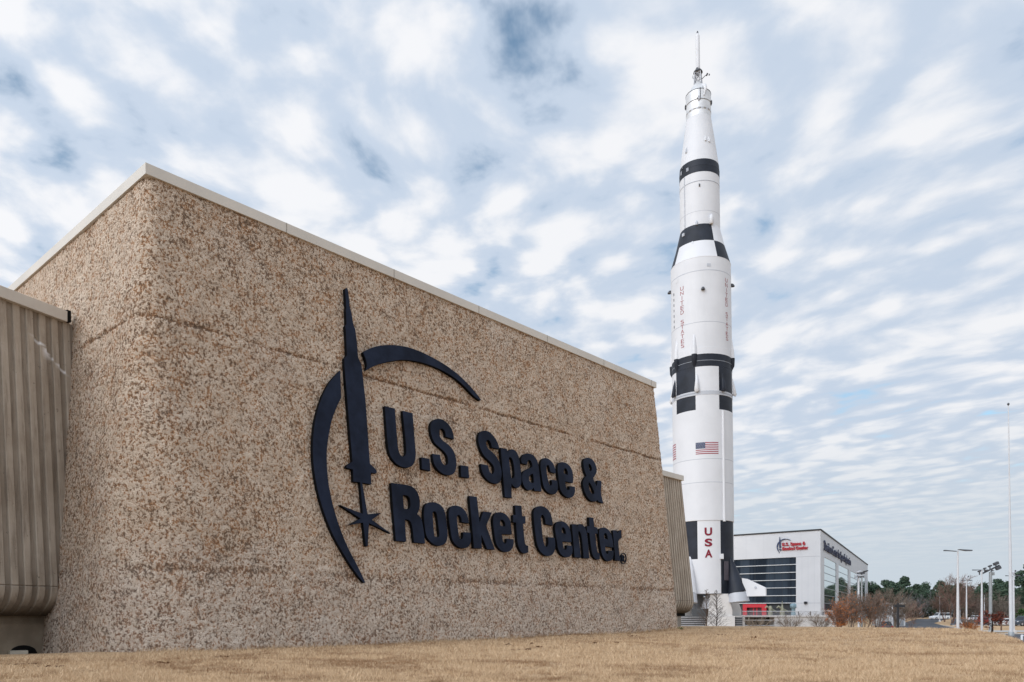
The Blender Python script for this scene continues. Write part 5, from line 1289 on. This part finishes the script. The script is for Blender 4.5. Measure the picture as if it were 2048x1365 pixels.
put(1730, 1160, 116, seed=8, label='high bare tree beside the pair of floodlight poles', name='bare_tree', stems=6, spread=.6, kids=(9, 7, 4), trunk_r=.1, m=B_BROWN)
put(1752, 1176, 112, seed=9, label='brown bare bush between the hall and the shed', name='bare_bush', cat='bush', stems=7, spread=.62, kids=(9, 6, 4), trunk_r=.12, m=B_BROWN, leaves=350, lm=L_RUST, lsize=.08, lowleaf=.35)
put(1790, 1172, 112, seed=10, label='wide bare tree in front of the pale shed and black sign post', name='bare_tree', stems=6, spread=.62, kids=(9, 7, 4), trunk_r=.13, m=B_GREY)
put(1822, 1198, 125, seed=11, label='thin reddish bare shrub at the left side of the road', name='bare_shrub', cat='shrub', stems=6, spread=.6, kids=(7, 5, 3), trunk_r=.06, m=B_RED)
put(1905, 1143, 172, seed=12, label='large reddish bare tree behind the tallest lamp post', stems=4, spread=.62, kids=(10, 8, 6), trunk_r=.2, m=B_RED, twig=.022)
put(1944, 1168, 176, seed=13, label='broad brown bare tree behind the slender camera lamp', stems=4, spread=.7, kids=(9, 8, 6), trunk_r=.2, m=B_BROWN, twig=.022)
put(1890, 1172, 190, seed=14, label='brown bare tree over the white truck', stems=3, spread=.7, kids=(9, 8, 6), trunk_r=.18, m=B_RED, twig=.022)
put(1990, 1178, 185, seed=15, label='grey bare tree behind the floodlight mast', stems=4, spread=.7, kids=(9, 8, 6), trunk_r=.18, m=B_GREY, twig=.022)
put(2012, 1188, 180, seed=16, label='grey bare tree left of the flagpole', stems=4, spread=.7, kids=(9, 8, 5), trunk_r=.18, m=B_GREY, twig=.022)
put(1968, 1183, 190, seed=17, label='brown bare tree between the twin head lamp and the mast', stems=4, spread=.7, kids=(9, 8, 5), trunk_r=.18, m=B_BROWN, twig=.022)
put(1936, 1226, 104, seed=18, label='low shrub with rust brown leaves right of the tallest lamp post', name='rusty_shrub', cat='shrub', stems=8, spread=.7, kids=(7, 5), trunk_r=.06, m=B_BROWN, leaves=700, lm=L_RUST, lsize=.08, lowleaf=.6)
st_ = put(1984, 1222, 112, seed=19, label='small tree with wine red leaves and a short trunk', name='small_tree', stems=1, spread=1.0, kids=(14, 8, 3), trunk_r=.11, m=B_DARK, leaves=1000, lm=L_WINE, lsize=.085, first=.4); st_.scale = (1.55, 1.55, 1)
def crownpts(rng, n, clumps):
    out = []
    for (x, y, z, rx, rz_) in clumps:
        k = int(n / len(clumps)); d = rng.normal(size=(k, 3)); d /= np.linalg.norm(d, axis=1, keepdims=True); d *= (.45 + .6 * rng.random(k) ** .5)[:, None]; out.append(np.array([x, y, z]) + d * np.array([rx, rx, rz_]))
    return np.concatenate(out)
def pine(seed, h, bare_h=.42, wid=2.6, name='pine_tree', label='', lm=L_PINE, n=3800, size=.27, loc=(0, 0, 0), group=None, m=None):
    rng = np.random.default_rng(seed); t_ = thing(name, loc, label, 'tree', group); cl = []; segs = []
    lean = rng.normal() * .03
    segs.append(([np.array([lean * h * f, 0, h * f]) for f in (0, .35, .7, .97)], [.22, .18, .11, .03], 6))
    k = 30
    for i in range(k):
        f = bare_h + (1 - bare_h) * (i + rng.random() * .8) / k; a = rng.random() * 6.28; rad = wid * (math.sin(math.pi * min(1, (f - bare_h) / (1 - bare_h) * .8 + .22)) ** .8) * (.25 + .95 * rng.random())
        c = np.array([lean * h * f + math.cos(a) * rad, math.sin(a) * rad, h * f]); s = wid * (.15 + .2 * rng.random() ** 2); cl.append((*c, s * 1.25, s * .6))
        segs.append(([np.array([lean * h * (f - .04), 0, h * (f - .05)]), (c + np.array([0, 0, h * (f - .03)])) / 2, c], [.07, .05, .03], 3))
    cl.append((lean * h, 0, h * .97, wid * .4, wid * .3))
    obj('trunk', seg_mesh('trunk', segs), m or B_GREY, t_); obj('crown', leaf_mesh('crown', crownpts(rng, n, cl), size, rng, .3), lm, t_); return t_
protos = [pine(40 + i, 12.5, .26 + .05 * (i % 3), 3.3 + .45 * (i % 3), label='tall pine in the evergreen row closing off the far car park', group='pines beyond the car park') for i in range(6)]
first = set()
rng = np.random.default_rng(5)
k = 0
for row, (Y, n, x0, x1, hs) in enumerate(((262, 32, 112, 205, .76), (282, 38, 108, 240, .95), (303, 38, 110, 250, 1.04), (325, 36, 112, 255, 1.14))):
    for i in range(n):
        src = protos[(k * 5 + row) % 6]; k += 1
        o = src if id(src) not in first else copy_tree(src); first.add(id(src))
        X = x0 + (x1 - x0) * (i + .5 + .6 * (rng.random() - .5)) / n; y = Y + rng.normal() * 5; s = hs * (.80 + .34 * rng.random()) * (1 + .06 * math.sin(i * .9))
        o.location = (X, y, float(base_z(y)) - .1); o.rotation_euler = (0, 0, rng.random() * 6.28); o.scale = (s, s, s)
o = pine(70, 15, .25, 4.2, label='big dark pine at the right edge behind the off roader', n=4200, size=.3); p = at(2062, 1228, 205); o.location = (p.x, p.y, float(base_z(205)))
o = bare(60, 11, label='leafless grey tree at the foot of the far pine row', stems=3, spread=.6, kids=(9, 6, 4), trunk_r=.2, m=bark('grey_twigs', (.16, .15, .155)), twig=.03, group='leafless trees below the pines')
for i in range(17):
    c = o if i == 0 else copy_tree(o); X = 112 + i * 6.0 + rng.normal(); c.location = (X, 250 + rng.normal() * 5, -.55); s = .62 + .3 * rng.random(); c.scale = (s, s, s); c.rotation_euler = (0, 0, rng.random() * 6.28)
# the wood behind reads as one dark mass
C = np.stack([90 + 230 * rng.random(26000), 345 + 14 * rng.normal(size=26000), -1 + 12.5 * rng.random(26000) ** 1.0], -1)
C[:, 2] *= .98 + .35 * perlin(C * np.array([1, 0, 0]), .09, 41)
tag(obj('far_wood', leaf_mesh('far_wood', C, .62, rng, .2), leafmat('hazed_far_foliage', (.035, .05, .05), (.08, .10, .095))), 'dense dark wood behind the row of pines', 'wood', kind='stuff')  # foliage colour made paler to stand in for haze
p = at(2043, 1216, 168); o = pine(71, 3.0, .05, 1.6, name='evergreen_shrub', label='round green evergreen shrub behind the dark off roader', lm=L_EVER, n=1800, size=.16); o.location = (p.x, p.y, float(base_z(168)))
# fallen leaves and tufts on the near lawn
M_LEAF = mat('dead_leaf', (.12, .06, .03), .9, .1, var=.5, scale=20)
LITTER = [(40, 1332), (66, 1331), (100, 1336), (118, 1337), (330, 1328), (445, 1317), (1056, 1302), (1064, 1290), (1035, 1303), (1078, 1297), (1190, 1289), (1232, 1288), (1265, 1275), (1439, 1273), (1506, 1278), (1018, 1292)]
for i, (x, y) in enumerate(LITTER):
    Y = 20.0
    for _ in range(30): q = at(x, y, Y); e = q.z - gz(q.x, q.y); Y += e * Y * .8
    mb = MB(); r = np.random.default_rng(i); s = .0026 * Y
    for _ in range(4 if i > 5 else 9):
        c = r.normal(size=2) * s * (1.0 if i > 5 else 2.2); a = r.random() * 6.28; u = Vector((math.cos(a), math.sin(a), .35 * r.normal())) * s * .9; w = Vector((-math.sin(a), math.cos(a), .5)) * s * .6; b = Vector((c[0], c[1], s * .7))
        mb.prism([b - u, b - w * .6, b + u, b + w], (0, 0, .006))
    tag(mb.build('dead_leaves', M_LEAF, loc=q), 'small clump of dead brown leaves lying on the straw lawn', 'leaves', 'dead leaves on the lawn')
Yw = 40.0; q = at(1361, 1264, 39.2); q.z = gz(q.x, q.y)
mb = MB()
for i in range(16):
    a = i * 2.4; l = .18 + .12 * ((i * 7) % 5) / 5; d = Vector((math.cos(a), math.sin(a), .7)); s = Vector((-math.sin(a), math.cos(a), 0)) * .03
    mb.prism([Vector((0, 0, 0)), d * l * .5 + s, d * l, d * l * .5 - s], (0, 0, .008))
tag(mb.build('weed', mat('weed_green', (.05, .12, .03), .8), loc=q), 'green weed growing at the right foot of the pebbled wall', 'weed')
